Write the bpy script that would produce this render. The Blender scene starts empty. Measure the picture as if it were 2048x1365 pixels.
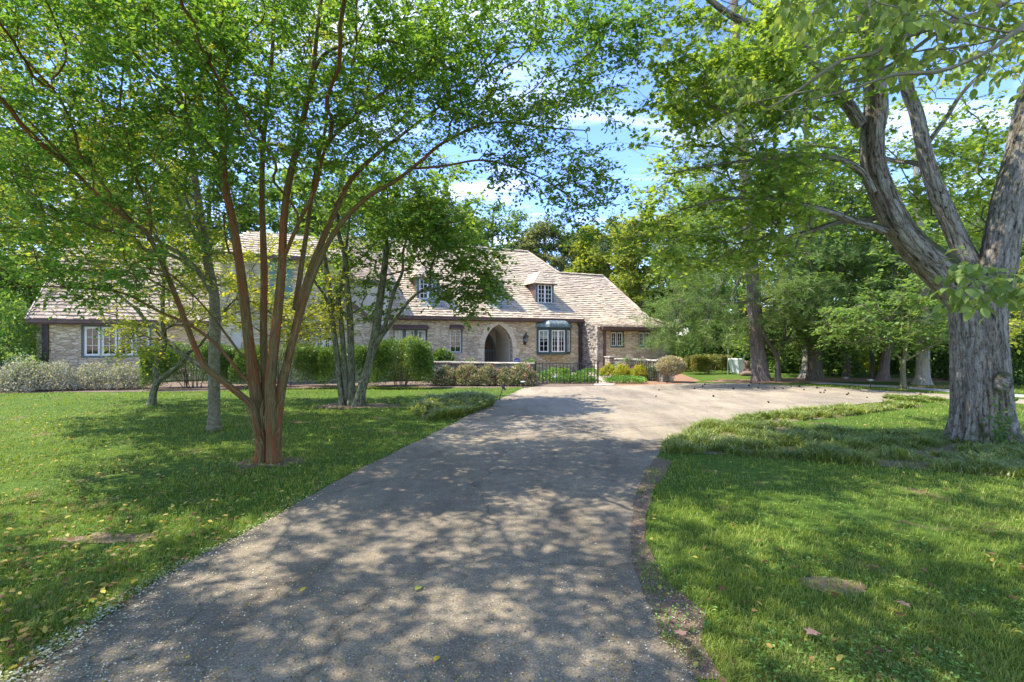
import bpy, bmesh, math, random
import numpy as np
from mathutils import Vector, Matrix

R = math.radians
random.seed(7)
rng = np.random.default_rng(11)
scene = bpy.context.scene
COL = scene.collection

# ------------------------------------------------------------------ camera, sky, sun, exposure
cam_d = bpy.data.cameras.new('camera')
cam = bpy.data.objects.new('camera', cam_d)
COL.objects.link(cam)
CAMH = 1.6
cam.location = (0, 0, CAMH)
cam.rotation_euler = (R(90), 0, 0)
cam_d.sensor_width = 36.0
cam_d.lens = 36.0 * 1000 / 2048
cam_d.clip_start = 0.05
cam_d.clip_end = 2000
scene.camera = cam

SUN_EL = R(59)
world = bpy.data.worlds.new('World')
scene.world = world
world.use_nodes = True
wn = world.node_tree
wn.nodes.clear()
w_out = wn.nodes.new('ShaderNodeOutputWorld')
w_bg = wn.nodes.new('ShaderNodeBackground')
w_bg.inputs['Strength'].default_value = 0.15
w_sky = wn.nodes.new('ShaderNodeTexSky')
w_sky.sky_type = 'NISHITA'
w_sky.sun_disc = False
w_sky.sun_elevation = SUN_EL
w_sky.sun_rotation = R(-90)
w_sky.air_density = 1.0
w_sky.dust_density = 0.1
w_sky.ozone_density = 4.0
# clouds: noise on the direction projected on a high flat layer
w_tc = wn.nodes.new('ShaderNodeTexCoord')
w_sep = wn.nodes.new('ShaderNodeSeparateXYZ')
wn.links.new(w_tc.outputs['Generated'], w_sep.inputs[0])
w_mx = wn.nodes.new('ShaderNodeMath'); w_mx.operation = 'MAXIMUM'; w_mx.inputs[1].default_value = 0.04
wn.links.new(w_sep.outputs['Z'], w_mx.inputs[0])
w_cmb = wn.nodes.new('ShaderNodeCombineXYZ')
for k, ax in enumerate('XY'):
    dv = wn.nodes.new('ShaderNodeMath'); dv.operation = 'DIVIDE'
    wn.links.new(w_sep.outputs[ax], dv.inputs[0]); wn.links.new(w_mx.outputs[0], dv.inputs[1])
    wn.links.new(dv.outputs[0], w_cmb.inputs[k])
w_map = wn.nodes.new('ShaderNodeMapping'); w_map.inputs['Scale'].default_value = (0.55, 1.1, 1); w_map.inputs['Location'].default_value = (1.7, 0.9, 0)
w_map.inputs['Rotation'].default_value = (0, 0, 0.25)
wn.links.new(w_cmb.outputs[0], w_map.inputs[0])
w_ns = wn.nodes.new('ShaderNodeTexNoise'); w_ns.inputs['Scale'].default_value = 1.3; w_ns.inputs['Detail'].default_value = 9; w_ns.inputs['Roughness'].default_value = 0.55
w_ns.inputs['Distortion'].default_value = 0.35
wn.links.new(w_map.outputs[0], w_ns.inputs['Vector'])
w_rp = wn.nodes.new('ShaderNodeValToRGB')
w_rp.color_ramp.elements[0].position = 0.51; w_rp.color_ramp.elements[0].color = (0, 0, 0, 1)
w_rp.color_ramp.elements[1].position = 0.90; w_rp.color_ramp.elements[1].color = (1, 1, 1, 1)
wn.links.new(w_ns.outputs['Fac'], w_rp.inputs[0])
w_mix = wn.nodes.new('ShaderNodeMixRGB'); w_mix.inputs['Color2'].default_value = (5.9, 5.9, 6.3, 1)
wn.links.new(w_rp.outputs[0], w_mix.inputs['Fac'])
w_hs = wn.nodes.new('ShaderNodeHueSaturation'); w_hs.inputs['Saturation'].default_value = 1.1; w_hs.inputs['Value'].default_value = .84
wn.links.new(w_sky.outputs[0], w_hs.inputs['Color'])
w_ml = wn.nodes.new('ShaderNodeMixRGB'); w_ml.blend_type = 'MULTIPLY'; w_ml.inputs['Fac'].default_value = 1; w_ml.inputs['Color2'].default_value = (.90, .84, 1.0, 1)
wn.links.new(w_hs.outputs[0], w_ml.inputs['Color1'])
wn.links.new(w_ml.outputs[0], w_mix.inputs['Color1'])
wn.links.new(w_mix.outputs[0], w_bg.inputs['Color'])
wn.links.new(w_bg.outputs[0], w_out.inputs['Surface'])

sun_d = bpy.data.lights.new('sun', 'SUN')
sun = bpy.data.objects.new('sun', sun_d)
COL.objects.link(sun)
sun_d.energy = 2.5
sun_d.angle = R(0.53)
sun_d.color = (1.0, 0.95, 0.86)
SUN_DIR = Vector((-math.cos(SUN_EL), 0.02, math.sin(SUN_EL))).normalized()   # towards the sun: high, from the left
sun.rotation_euler = SUN_DIR.to_track_quat('Z', 'Y').to_euler()
sun.location = (-20, 0, 30)

scene.view_settings.view_transform = 'Standard'
scene.view_settings.look = 'None'
scene.view_settings.gamma = 1
scene.view_settings.exposure = 1.95
scene.cycles.max_bounces = 8
scene.cycles.transparent_max_bounces = 12

# ------------------------------------------------------------------ small helpers
def W(px, py, Y):
    """point at depth Y seen at photo position (px, py)"""
    return np.array([(px - 1024) / 1000 * Y, Y, CAMH - (py - 682.5) / 1000 * Y])

def G(px, py):
    """ground point seen at photo position"""
    Y = 1600 / (py - 682.5)
    return ((px - 1024) / 1000 * Y, Y)

def link(o, parent=None):
    COL.objects.link(o)
    if parent is not None:
        o.parent = parent
    return o

def tag(o, label=None, cat=None, group=None, kind=None):
    if label: o['label'] = label
    if cat: o['category'] = cat
    if group: o['group'] = group
    if kind: o['kind'] = kind
    return o

def thing(name, label, cat, loc=(0, 0, 0), rz=0, group=None):
    o = bpy.data.objects.new(name, None)
    o.empty_display_size = 0.2
    link(o)
    o.location = loc
    o.rotation_euler = (0, 0, rz)
    return tag(o, label, cat, group)

def mesh_np(name, V, F, mat=None, parent=None, rnd=None, tc=None, smooth=False, size=None):
    """V (n,3); F: (m,k) array of equal polygons, or list of arrays of different k; world coords unless parent is moved"""
    V = np.asarray(V, dtype=np.float32)
    Fs = F if isinstance(F, list) else [F]
    Fs = [np.asarray(f, dtype=np.int32) for f in Fs if len(f)]
    me = bpy.data.meshes.new(name)
    nl = sum(f.size for f in Fs); nf = sum(len(f) for f in Fs)
    me.vertices.add(len(V)); me.vertices.foreach_set('co', V.ravel())
    me.loops.add(nl); me.loops.foreach_set('vertex_index', np.concatenate([f.ravel() for f in Fs]))
    tot = np.concatenate([np.full(len(f), f.shape[1], np.int32) for f in Fs])
    st = np.concatenate([[0], np.cumsum(tot)[:-1]]).astype(np.int32)
    me.polygons.add(nf); me.polygons.foreach_set('loop_start', st)
    if rnd is not None:
        a = me.attributes.new('rnd', 'FLOAT', 'FACE'); a.data.foreach_set('value', np.asarray(rnd, np.float32))
    if tc is not None:
        a = me.attributes.new('tc', 'FLOAT_VECTOR', 'POINT'); a.data.foreach_set('vector', np.asarray(tc, np.float32).ravel())
    me.update(calc_edges=True)
    if smooth:
        me.polygons.foreach_set('use_smooth', np.ones(nf, bool))
    if mat: me.materials.append(mat)
    o = bpy.data.objects.new(name, me)
    link(o, parent)
    if parent is not None and tuple(parent.location) != (0, 0, 0) and parent.get('world_children'):
        o.location = (-parent.location[0], -parent.location[1], -parent.location[2])
    return o

class MB:
    """collects polygons into one mesh"""
    def __init__(self): self.v = []; self.f = []; self.r = []
    def add(self, vs, fs, r=None):
        n = len(self.v)
        self.v += [tuple(p) for p in vs]
        self.f += [tuple(i + n for i in f) for f in fs]
        if r is None: r = random.random()
        self.r += [r] * len(fs)
    def box(self, x0, x1, y0, y1, z0, z1, r=None):
        vs = [(x, y, z) for z in (z0, z1) for y in (y0, y1) for x in (x0, x1)]
        self.add(vs, [(0, 2, 3, 1), (4, 5, 7, 6), (0, 1, 5, 4), (2, 6, 7, 3), (0, 4, 6, 2), (1, 3, 7, 5)], r)
    def obox(self, c, ax, ay, az, r=None):
        """box from centre and three half-axes"""
        c = Vector(c); ax = Vector(ax); ay = Vector(ay); az = Vector(az)
        vs = [c + sx * ax + sy * ay + sz * az for sz in (-1, 1) for sy in (-1, 1) for sx in (-1, 1)]
        self.add(vs, [(0, 2, 3, 1), (4, 5, 7, 6), (0, 1, 5, 4), (2, 6, 7, 3), (0, 4, 6, 2), (1, 3, 7, 5)], r)
    def tube(self, pts, rad, n=8, caps=True):
        pts = [Vector(p) for p in pts]
        if not hasattr(rad, '__len__'): rad = [rad] * len(pts)
        rings = []
        for i, p in enumerate(pts):
            d = (pts[min(i + 1, len(pts) - 1)] - pts[max(i - 1, 0)]).normalized()
            a = d.cross(Vector((0, 0, 1)))
            if a.length < 0.1: a = d.cross(Vector((1, 0, 0)))
            a.normalize(); b = d.cross(a)
            rings.append([p + rad[i] * (math.cos(2 * math.pi * k / n) * a + math.sin(2 * math.pi * k / n) * b) for k in range(n)])
        vs = [q for rg in rings for q in rg]; fs = []
        for i in range(len(pts) - 1):
            for k in range(n):
                k2 = (k + 1) % n
                fs.append((i * n + k, i * n + k2, (i + 1) * n + k2, (i + 1) * n + k))
        if caps:
            fs.append(tuple(range(n))[::-1]); fs.append(tuple((len(pts) - 1) * n + k for k in range(n)))
        self.add(vs, fs)
    def prism(self, poly, y0, y1, r=None):
        """poly in (x,z), extruded along y"""
        n = len(poly)
        vs = [(x, y0, z) for x, z in poly] + [(x, y1, z) for x, z in poly]
        fs = [tuple(range(n)), tuple(range(2 * n - 1, n - 1, -1))] + [(k, (k + 1) % n + 0, (k + 1) % n + n, k + n)[::-1] for k in range(n)]
        self.add(vs, fs, r)
    def build(self, name, mat, parent=None, smooth=False, bevel=0):
        me = bpy.data.meshes.new(name)
        me.from_pydata(self.v, [], self.f)
        a = me.attributes.new('rnd', 'FLOAT', 'FACE'); a.data.foreach_set('value', np.array(self.r, np.float32))
        me.update()
        if bevel or smooth is None:
            pass
        bm = bmesh.new(); bm.from_mesh(me); bmesh.ops.recalc_face_normals(bm, faces=bm.faces)
        bm.to_mesh(me); bm.free()
        if smooth: me.polygons.foreach_set('use_smooth', np.ones(len(me.polygons), bool))
        me.materials.append(mat)
        o = bpy.data.objects.new(name, me); link(o, parent)
        if bevel:
            md = o.modifiers.new('bevel', 'BEVEL'); md.width = bevel; md.segments = 2; md.limit_method = 'ANGLE'
        return o

def vnoise(P, seed=0):
    """value noise in 0..1 on points (n,3)"""
    P = np.asarray(P, float)
    I = np.floor(P).astype(np.int64); f = P - I; f = f * f * (3 - 2 * f)
    def h(x, y, z):
        n = (x * 374761393 + y * 668265263 + z * 2147483647 + seed * 1274126177) & 0xFFFFFFFF
        n = ((n ^ (n >> 13)) * 1274126177) & 0xFFFFFFFF
        n = n ^ (n >> 16)
        return (n & 0xFFFFFF) / float(0xFFFFFF)
    x, y, z = I[:, 0], I[:, 1], I[:, 2]
    out = 0
    for dx in (0, 1):
        for dy in (0, 1):
            for dz in (0, 1):
                w = (f[:, 0] if dx else 1 - f[:, 0]) * (f[:, 1] if dy else 1 - f[:, 1]) * (f[:, 2] if dz else 1 - f[:, 2])
                out = out + w * h(x + dx, y + dy, z + dz)
    return out

def fbm(P, seed=0, oct=3):
    s = 0; a = 0.5; t = 0
    for k in range(oct):
        s = s + a * vnoise(P * 2 ** k, seed + k); t += a; a /= 2
    return s / t

def in_poly(X, Y, poly):
    ins = np.zeros(len(X), bool)
    n = len(poly)
    for i in range(n):
        x1, y1 = poly[i]; x2, y2 = poly[(i + 1) % n]
        c = ((y1 > Y) != (y2 > Y)) & (X < (x2 - x1) * (Y - y1) / ((y2 - y1) + 1e-12) + x1)
        ins ^= c
    return ins

def dist_poly(X, Y, poly, closed=False):
    d = np.full(len(X), 1e9); n = len(poly)
    for i in range(n if closed else n - 1):
        a = np.array(poly[i]); b = np.array(poly[(i + 1) % n]); ab = b - a
        t = np.clip(((X - a[0]) * ab[0] + (Y - a[1]) * ab[1]) / (ab @ ab + 1e-12), 0, 1)
        d = np.minimum(d, np.hypot(X - a[0] - t * ab[0], Y - a[1] - t * ab[1]))
    return d

# ------------------------------------------------------------------ materials
def new_mat(name):
    m = bpy.data.materials.new(name); m.use_nodes = True
    nt = m.node_tree; b = nt.nodes['Principled BSDF']
    return m, nt, b

def N(nt, t, **kw):
    n = nt.nodes.new(t)
    for k, v in kw.items():
        if k in n.inputs: n.inputs[k].default_value = v
        else: setattr(n, k, v)
    return n

def ramp(nt, fac, stops):
    r = nt.nodes.new('ShaderNodeValToRGB')
    e = r.color_ramp.elements
    while len(e) > 1: e.remove(e[-1])
    e[0].position = stops[0][0]; e[0].color = (*stops[0][1], 1)
    for p, c in stops[1:]:
        q = e.new(p); q.color = (*c, 1)
    nt.links.new(fac, r.inputs[0])
    return r.outputs[0]

def coords(nt, kind='Object', scale=(1, 1, 1), attr=None, loc=(0, 0, 0)):
    mp = nt.nodes.new('ShaderNodeMapping'); mp.inputs['Scale'].default_value = scale; mp.inputs['Location'].default_value = loc
    if attr:
        a = nt.nodes.new('ShaderNodeAttribute'); a.attribute_name = attr; nt.links.new(a.outputs['Vector'], mp.inputs[0])
    else:
        t = nt.nodes.new('ShaderNodeTexCoord'); nt.links.new(t.outputs[kind], mp.inputs[0])
    return mp.outputs[0]

def noise(nt, vec, scale, detail=4, rough=0.55, dist=0.0):
    n = nt.nodes.new('ShaderNodeTexNoise')
    n.inputs['Scale'].default_value = scale; n.inputs['Detail'].default_value = detail
    n.inputs['Roughness'].default_value = rough; n.inputs['Distortion'].default_value = dist
    if vec is not None: nt.links.new(vec, n.inputs['Vector'])
    return n.outputs['Fac']

def mixc(nt, fac, a, b, mode='MIX'):
    m = nt.nodes.new('ShaderNodeMixRGB'); m.blend_type = mode
    for k, v in (('Fac', fac), ('Color1', a), ('Color2', b)):
        if isinstance(v, (int, float)): m.inputs[k].default_value = v
        elif isinstance(v, tuple): m.inputs[k].default_value = (*v, 1) if len(v) == 3 else v
        else: nt.links.new(v, m.inputs[k])
    return m.outputs[0]

def math_n(nt, op, a, b=0.0):
    m = nt.nodes.new('ShaderNodeMath'); m.operation = op
    for k, v in ((0, a), (1, b)):
        if isinstance(v, (int, float)): m.inputs[k].default_value = v
        else: nt.links.new(v, m.inputs[k])
    return m.outputs[0]

def bump(nt, b, h, strength=0.5, dist=0.02):
    n = nt.nodes.new('ShaderNodeBump'); n.inputs['Strength'].default_value = strength; n.inputs['Distance'].default_value = dist
    nt.links.new(h, n.inputs['Height']); nt.links.new(n.outputs[0], b.inputs['Normal'])

def attr_rnd(nt):
    a = nt.nodes.new('ShaderNodeAttribute'); a.attribute_name = 'rnd'; return a.outputs['Fac']

def foliage(name, stops, trans=0.4, rough=0.55, spec=0.22, clump=0.8, tint=(1.55, 1.45, 0.6)):
    """leaves: colour by leaf, real translucency, soft gloss"""
    m, nt, b = new_mat(name)
    if name.startswith('leaf_') or name == 'needle': stops = [(p, tuple(min(.6, v * LEAF_GAIN * k) for v, k in zip(c, (1.12, .88, 1.15)))) for p, c in stops]
    c = ramp(nt, attr_rnd(nt), stops)
    g = noise(nt, coords(nt, 'Object'), clump, 2)
    v = ramp(nt, g, [(0.35, (0.72, 0.78, 0.75)), (0.65, (1.2, 1.15, 1.0))])
    c = mixc(nt, 1.0, c, v, 'MULTIPLY')
    nt.links.new(c, b.inputs['Base Color'])
    b.inputs['Roughness'].default_value = rough
    b.inputs['Specular IOR Level'].default_value = spec
    tr = nt.nodes.new('ShaderNodeBsdfTranslucent')
    ct = mixc(nt, 1.0, c, tint, 'MULTIPLY')
    nt.links.new(ct, tr.inputs[0])
    mx = nt.nodes.new('ShaderNodeMixShader'); mx.inputs[0].default_value = trans
    nt.links.new(b.outputs[0], mx.inputs[1]); nt.links.new(tr.outputs[0], mx.inputs[2])
    nt.links.new(mx.outputs[0], nt.nodes['Material Output'].inputs['Surface'])
    return m

M = {}
LEAF_GAIN = 1.75
M['leaf_crepe'] = foliage('leaf_crepe', [(0, (.045, .12, .024)), (.5, (.07, .175, .032)), (.85, (.12, .24, .04)), (.96, (.20, .28, .045)), (1, (.38, .32, .05))], 0.52)
M['leaf_yellow'] = foliage('leaf_yellow', [(0, (.10, .17, .03)), (.5, (.16, .24, .035)), (.8, (.26, .30, .04)), (1, (.48, .36, .05))], 0.45)
M['leaf_magnolia'] = foliage('leaf_magnolia', [(0, (.05, .12, .02)), (.6, (.09, .185, .03)), (1, (.16, .27, .05))], 0.5)
M['leaf_maple'] = foliage('leaf_maple', [(0, (.065, .14, .025)), (.6, (.105, .20, .032)), (.95, (.18, .28, .045)), (1, (.42, .30, .05))], 0.55)
M['leaf_dogwood'] = foliage('leaf_dogwood', [(0, (.06, .12, .03)), (.6, (.12, .21, .05)), (.95, (.20, .29, .08)), (1, (.5, .16, .05))], 0.45, .6, .2)
M['leaf_dark'] = foliage('leaf_dark', [(0, (.035, .085, .022)), (.6, (.065, .14, .032)), (1, (.11, .19, .05))], 0.46)
M['leaf_fine'] = foliage('leaf_fine', [(0, (.05, .09, .04)), (.6, (.085, .13, .055)), (1, (.15, .19, .09))], 0.5)
M['leaf_bright'] = foliage('leaf_bright', [(0, (.10, .17, .022)), (.6, (.17, .26, .03)), (1, (.28, .34, .05))], 0.5)
M['leaf_bgreen'] = foliage('leaf_bgreen', [(0, (.07, .12, .022)), (.6, (.12, .19, .032)), (1, (.20, .27, .05))], 0.5)
M['leaf_mid'] = foliage('leaf_mid', [(0, (.05, .12, .03)), (.6, (.085, .18, .04)), (1, (.14, .24, .06))], 0.5)
M['needle'] = foliage('needle', [(0, (.045, .11, .018)), (.6, (.09, .17, .03)), (1, (.20, .28, .11))], 0.35, 0.75, 0.08, 0.6, (1.1, 1.2, .8))
M['leaf_yew'] = foliage('leaf_yew', [(0, (.03, .075, .014)), (.6, (.07, .145, .025)), (1, (.14, .24, .045))], 0.25, 0.4, 0.4, 2.0)
M['leaf_boxwood'] = foliage('leaf_boxwood', [(0, (.05, .10, .018)), (.6, (.10, .15, .025)), (1, (.26, .22, .05))], 0.25, 0.4, 0.4, 2.0)
M['leaf_redtip'] = foliage('leaf_redtip', [(0, (.05, .10, .03)), (.5, (.12, .18, .07)), (.8, (.24, .27, .14)), (.92, (.42, .30, .22)), (1, (.48, .26, .20))], 0.3, 0.5, 0.3, 2.5)
M['leaf_silver'] = foliage('leaf_silver', [(0, (.09, .13, .07)), (.6, (.20, .24, .15)), (1, (.42, .44, .34))], 0.3, 0.5, 0.3, 2.5)
M['leaf_cream'] = foliage('leaf_cream', [(0, (.10, .14, .05)), (.4, (.24, .24, .12)), (1, (.52, .44, .28))], 0.3, 0.5, 0.3, 2.5)
M['leaf_bed'] = foliage('leaf_bed', [(0, (.05, .14, .025)), (.6, (.09, .22, .035)), (1, (.18, .32, .06))], 0.35, 0.5, 0.3, 2.5)
M['blossom_yellow'] = foliage('blossom_yellow', [(0, (.30, .30, .03)), (.5, (.60, .46, .03)), (1, (.75, .58, .05))], 0.3)
M['blossom_pink'] = foliage('blossom_pink', [(0, (.5, .22, .42)), (1, (.75, .45, .66))], 0.3, tint=(1.2, 1, 1.2))
M['blossom_coral'] = foliage('blossom_coral', [(0, (.40, .16, .12)), (.6, (.52, .26, .20)), (1, (.6, .42, .34))], 0.3, tint=(1.2, 1, 1))
M['blossom_white'] = foliage('blossom_white', [(0, (.55, .55, .45)), (1, (.8, .8, .74))], 0.3, tint=(1.1, 1.1, 1))
M['grass'] = foliage('grass', [(0, (.115, .17, .02)), (.5, (.19, .255, .034)), (.85, (.29, .34, .06)), (.95, (.40, .39, .13)), (1, (.42, .36, .15))], 0.35, 0.5, 0.3, 0.7)
M['liriope'] = foliage('liriope', [(0, (.09, .15, .022)), (.5, (.19, .25, .045)), (.85, (.34, .38, .11)), (1, (.42, .42, .24))], 0.3, 0.35, 0.5, 3.0)
M['litter'] = foliage('litter', [(0, (.10, .05, .03)), (.3, (.26, .15, .07)), (.6, (.42, .30, .08)), (.85, (.5, .42, .10)), (1, (.42, .26, .18))], 0.2, 0.7, 0.1)
M['petal'] = foliage('petal', [(0, (.30, .27, .14)), (.5, (.5, .48, .34)), (1, (.74, .73, .66))], 0.2, 0.7, 0.1)

def bark(name, stops, sc=(3, 3, .6), scale=2.0, bstr=0.8, bdist=0.03, fine=6, moss=None, rough=0.9, stain=False, plates=None):
    m, nt, b = new_mat(name)
    v = coords(nt, scale=sc, attr='tc')
    n1 = noise(nt, v, scale, 6, 0.68, 0.9)
    n2 = noise(nt, v, scale * fine, 5, 0.7)
    c = ramp(nt, n1, stops)
    v2 = ramp(nt, n2, [(.3, (.55, .55, .55)), (.7, (1.3, 1.3, 1.3))])
    c = mixc(nt, 1.0, c, v2, 'MULTIPLY')
    hp = None
    if plates:
        vp = nt.nodes.new('ShaderNodeTexVoronoi'); vp.feature = 'DISTANCE_TO_EDGE'; vp.inputs['Scale'].default_value = 1.0
        pv = coords(nt, scale=plates, attr='tc'); nzc = nt.nodes.new('ShaderNodeTexNoise'); nzc.inputs['Scale'].default_value = 1.4; nzc.inputs['Detail'].default_value = 5
        nt.links.new(pv, nzc.inputs['Vector']); nt.links.new(mixc(nt, .8, pv, nzc.outputs['Color'], 'ADD'), vp.inputs['Vector'])
        hp = ramp(nt, vp.outputs['Distance'], [(0, (.16, .13, .10)), (.10, (.8, .8, .8)), (.25, (1.1, 1.1, 1.1))])
        c = mixc(nt, .42, c, hp, 'MULTIPLY')
    if stain:
        n3 = noise(nt, coords(nt, scale=(.55, .55, .12), attr='tc'), 2.0, 4, .6, .3)
        c = mixc(nt, 1.0, c, ramp(nt, n3, [(.52, (1, 1, 1)), (.64, (.50, .44, .36))]), 'MULTIPLY')
    if moss:
        g = nt.nodes.new('ShaderNodeNewGeometry'); s = nt.nodes.new('ShaderNodeSeparateXYZ'); nt.links.new(g.outputs['Normal'], s.inputs[0])
        mn = noise(nt, coords(nt, 'Object'), 2.5, 4)
        f = math_n(nt, 'ADD', math_n(nt, 'MULTIPLY', s.outputs['Z'], 1.3), math_n(nt, 'SUBTRACT', mn, 0.50))
        f = ramp(nt, f, [(.15, (0, 0, 0)), (.5, (.85, .85, .85))])
        c = mixc(nt, f, c, moss)
    nt.links.new(c, b.inputs['Base Color'])
    b.inputs['Roughness'].default_value = rough
    b.inputs['Specular IOR Level'].default_value = 0.2
    h = math_n(nt, 'ADD', n1, math_n(nt, 'MULTIPLY', n2, 0.35))
    if hp is not None: h = math_n(nt, 'ADD', h, math_n(nt, 'MULTIPLY', hp, .5))
    bump(nt, b, h, bstr, bdist)
    return m

M['bark_crepe'] = bark('bark_crepe', [(.28, (.05, .03, .016)), (.38, (.12, .085, .032)), (.46, (.215, .165, .065)), (.51, (.14, .10, .04)), (.55, (.25, .085, .03)), (.62, (.29, .10, .035)), (.66, (.17, .11, .05)), (.75, (.10, .055, .022))], (1.9, 1.9, .75), 1.7, 1.0, .03)
M['bark_maple'] = bark('bark_maple', [(.32, (.05, .038, .024)), (.40, (.18, .145, .10)), (.46, (.36, .31, .24)), (.60, (.52, .475, .39)), (.75, (.42, .36, .27))], (2.2, 2.2, 3.4), 1.9, 1.0, .07, moss=(.07, .085, .015), stain=True, plates=(1.7, 1.7, 1.7))
M['bark_grey'] = bark('bark_grey', [(.3, (.09, .08, .04)), (.5, (.18, .16, .09)), (.7, (.28, .26, .16))], (.7, .7, 6.0), 2.5, .5, .015, 4)
M['bark_lichen'] = bark('bark_lichen', [(.34, (.035, .03, .018)), (.45, (.10, .095, .05)), (.6, (.24, .25, .16)), (.72, (.14, .145, .085))], (2, 2, 3.0), 2.2, .7, .02)
M['bark_pine'] = bark('bark_pine', [(.3, (.08, .06, .045)), (.42, (.26, .20, .16)), (.6, (.44, .36, .30)), (.75, (.52, .44, .37))], (4.0, 4.0, 1.0), 2.5, 1.0, .05, plates=(4.0, 4.0, 2.0))
M['bark_dark'] = bark('bark_dark', [(.3, (.05, .042, .03)), (.5, (.14, .12, .085)), (.7, (.25, .22, .16))], (3, 3, 1.0), 2.2, .9, .04)
M['bark_light'] = bark('bark_light', [(.3, (.16, .14, .11)), (.5, (.40, .36, .29)), (.7, (.58, .54, .45))], (3, 3, 1.0), 2.2, .9, .04)
M['twig'] = bark('twig', [(.3, (.13, .11, .075)), (.6, (.27, .24, .17))], (1, 1, 1), 3, .2, .005)
M['twig_grey'] = bark('twig_grey', [(.3, (.20, .18, .15)), (.6, (.42, .40, .36))], (1, 1, 1), 3, .2, .005)

def stone_mat(name, dark, mid, light, sx=2.6, sz=8.5, warm=None):
    m, nt, b = new_mat(name)
    t = nt.nodes.new('ShaderNodeTexCoord'); s = nt.nodes.new('ShaderNodeSeparateXYZ'); nt.links.new(t.outputs['Object'], s.inputs[0])
    hx = math_n(nt, 'ADD', s.outputs['X'], s.outputs['Y'])
    cb = nt.nodes.new('ShaderNodeCombineXYZ'); nt.links.new(math_n(nt, 'MULTIPLY', hx, sx), cb.inputs[0]); nt.links.new(math_n(nt, 'MULTIPLY', s.outputs['Z'], sz), cb.inputs[1])
    nz = nt.nodes.new('ShaderNodeTexNoise'); nz.inputs['Scale'].default_value = .8; nz.inputs['Detail'].default_value = 2
    nt.links.new(cb.outputs[0], nz.inputs['Vector'])
    dv = mixc(nt, .22, cb.outputs[0], nz.outputs['Color'], 'ADD')
    v1 = nt.nodes.new('ShaderNodeTexVoronoi'); v1.inputs['Scale'].default_value = 1.0; v1.inputs['Randomness'].default_value = .85
    v1.distance = 'CHEBYCHEV'
    v2 = nt.nodes.new('ShaderNodeTexVoronoi'); v2.feature = 'DISTANCE_TO_EDGE'; v2.inputs['Scale'].default_value = 1.0; v2.inputs['Randomness'].default_value = .85
    nt.links.new(dv, v1.inputs['Vector']); nt.links.new(dv, v2.inputs['Vector'])
    cs = nt.nodes.new('ShaderNodeSeparateColor'); nt.links.new(v1.outputs['Color'], cs.inputs[0])
    c = ramp(nt, cs.outputs[0], [(0, dark), (.45, mid), (1, light)])
    n2 = noise(nt, coords(nt, 'Object', (3, 3, 9)), 3.0, 6, .7)
    c = mixc(nt, 1.0, c, ramp(nt, n2, [(.3, (.62, .62, .62)), (.7, (1.25, 1.22, 1.15))]), 'MULTIPLY')
    e = ramp(nt, v2.outputs['Distance'], [(0, (0, 0, 0)), (.09, (1, 1, 1))])
    c = mixc(nt, e, tuple(x * .55 for x in mid), c)
    n3 = noise(nt, coords(nt, 'Object'), .5, 3)
    c = mixc(nt, 1.0, c, ramp(nt, n3, [(.35, (.8, .8, .82)), (.65, (1.12, 1.08, 1.0))]), 'MULTIPLY')
    nt.links.new(c, b.inputs['Base Color']); b.inputs['Roughness'].default_value = .95; b.inputs['Specular IOR Level'].default_value = .15
    h = math_n(nt, 'ADD', math_n(nt, 'MULTIPLY', e, .7), math_n(nt, 'MULTIPLY', n2, .6))
    h = math_n(nt, 'ADD', h, math_n(nt, 'MULTIPLY', cs.outputs[1], .6))
    bump(nt, b, h, .7, .035)
    return m

M['stone'] = stone_mat('stone', (.54, .45, .30), (.68, .58, .40), (.80, .71, .53), 3.0, 11)
M['stone_grey'] = stone_mat('stone_grey', (.22, .20, .17), (.38, .34, .28), (.52, .48, .40), 3.5, 9)  # garden wall stone; on the house return it carries painted shade
M['stone_pale'] = stone_mat('stone_pale', (.36, .33, .28), (.50, .46, .38), (.62, .58, .50), 2, 3)

def plain(name, col, rough=.6, spec=.4, nscale=8, var=.15, bstr=.1, metal=0.0, stretch=(1, 1, 1)):
    m, nt, b = new_mat(name)
    n = noise(nt, coords(nt, 'Object', stretch), nscale, 5, .65)
    c = mixc(nt, 1.0, col, ramp(nt, n, [(.3, (1 - var,) * 3), (.7, (1 + var,) * 3)]), 'MULTIPLY')
    nt.links.new(c, b.inputs['Base Color']); b.inputs['Roughness'].default_value = rough; b.inputs['Specular IOR Level'].default_value = spec
    b.inputs['Metallic'].default_value = metal
    if bstr: bump(nt, b, n, bstr, .01)
    return m

M['stucco'] = plain('stucco', (.66, .60, .48), .95, .1, 25, .06, .3)
M['white'] = plain('white_paint', (.78, .77, .72), .5, .4, 6, .05, .05)
M['green'] = plain('green_paint', (.05, .095, .085), .5, .4, 10, .15, .1)
M['teal'] = plain('teal_paint', (.16, .32, .30), .6, .3, 10, .15, .1)
M['greenwood'] = plain('green_grey_paint', (.13, .17, .16), .6, .3, 10, .15, .1)
M['copper'] = plain('brown_copper', (.14, .085, .07), .5, .4, 5, .25, .15)
M['iron'] = plain('iron', (.06, .045, .042), .55, .4, 20, .25, .2)
M['black'] = plain('black_metal', (.03, .03, .032), .45, .4, 20, .2, .1)
M['pewter'] = plain('light_cap_metal', (.42, .42, .40), .4, .5, 10, .15, .05)
M['door'] = plain('door_wood', (.13, .085, .06), .6, .3, 12, .3, .2, stretch=(6, 6, 1))
M['interior'] = plain('dark_interior', (.02, .02, .018), .9, .1, 3, .3, 0)  # near-black colour stands in for the shade of unlit rooms
M['blind'] = plain('blind', (.42, .46, .36), .9, .1, 30, .1, .1, stretch=(1, 1, 4))
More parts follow.
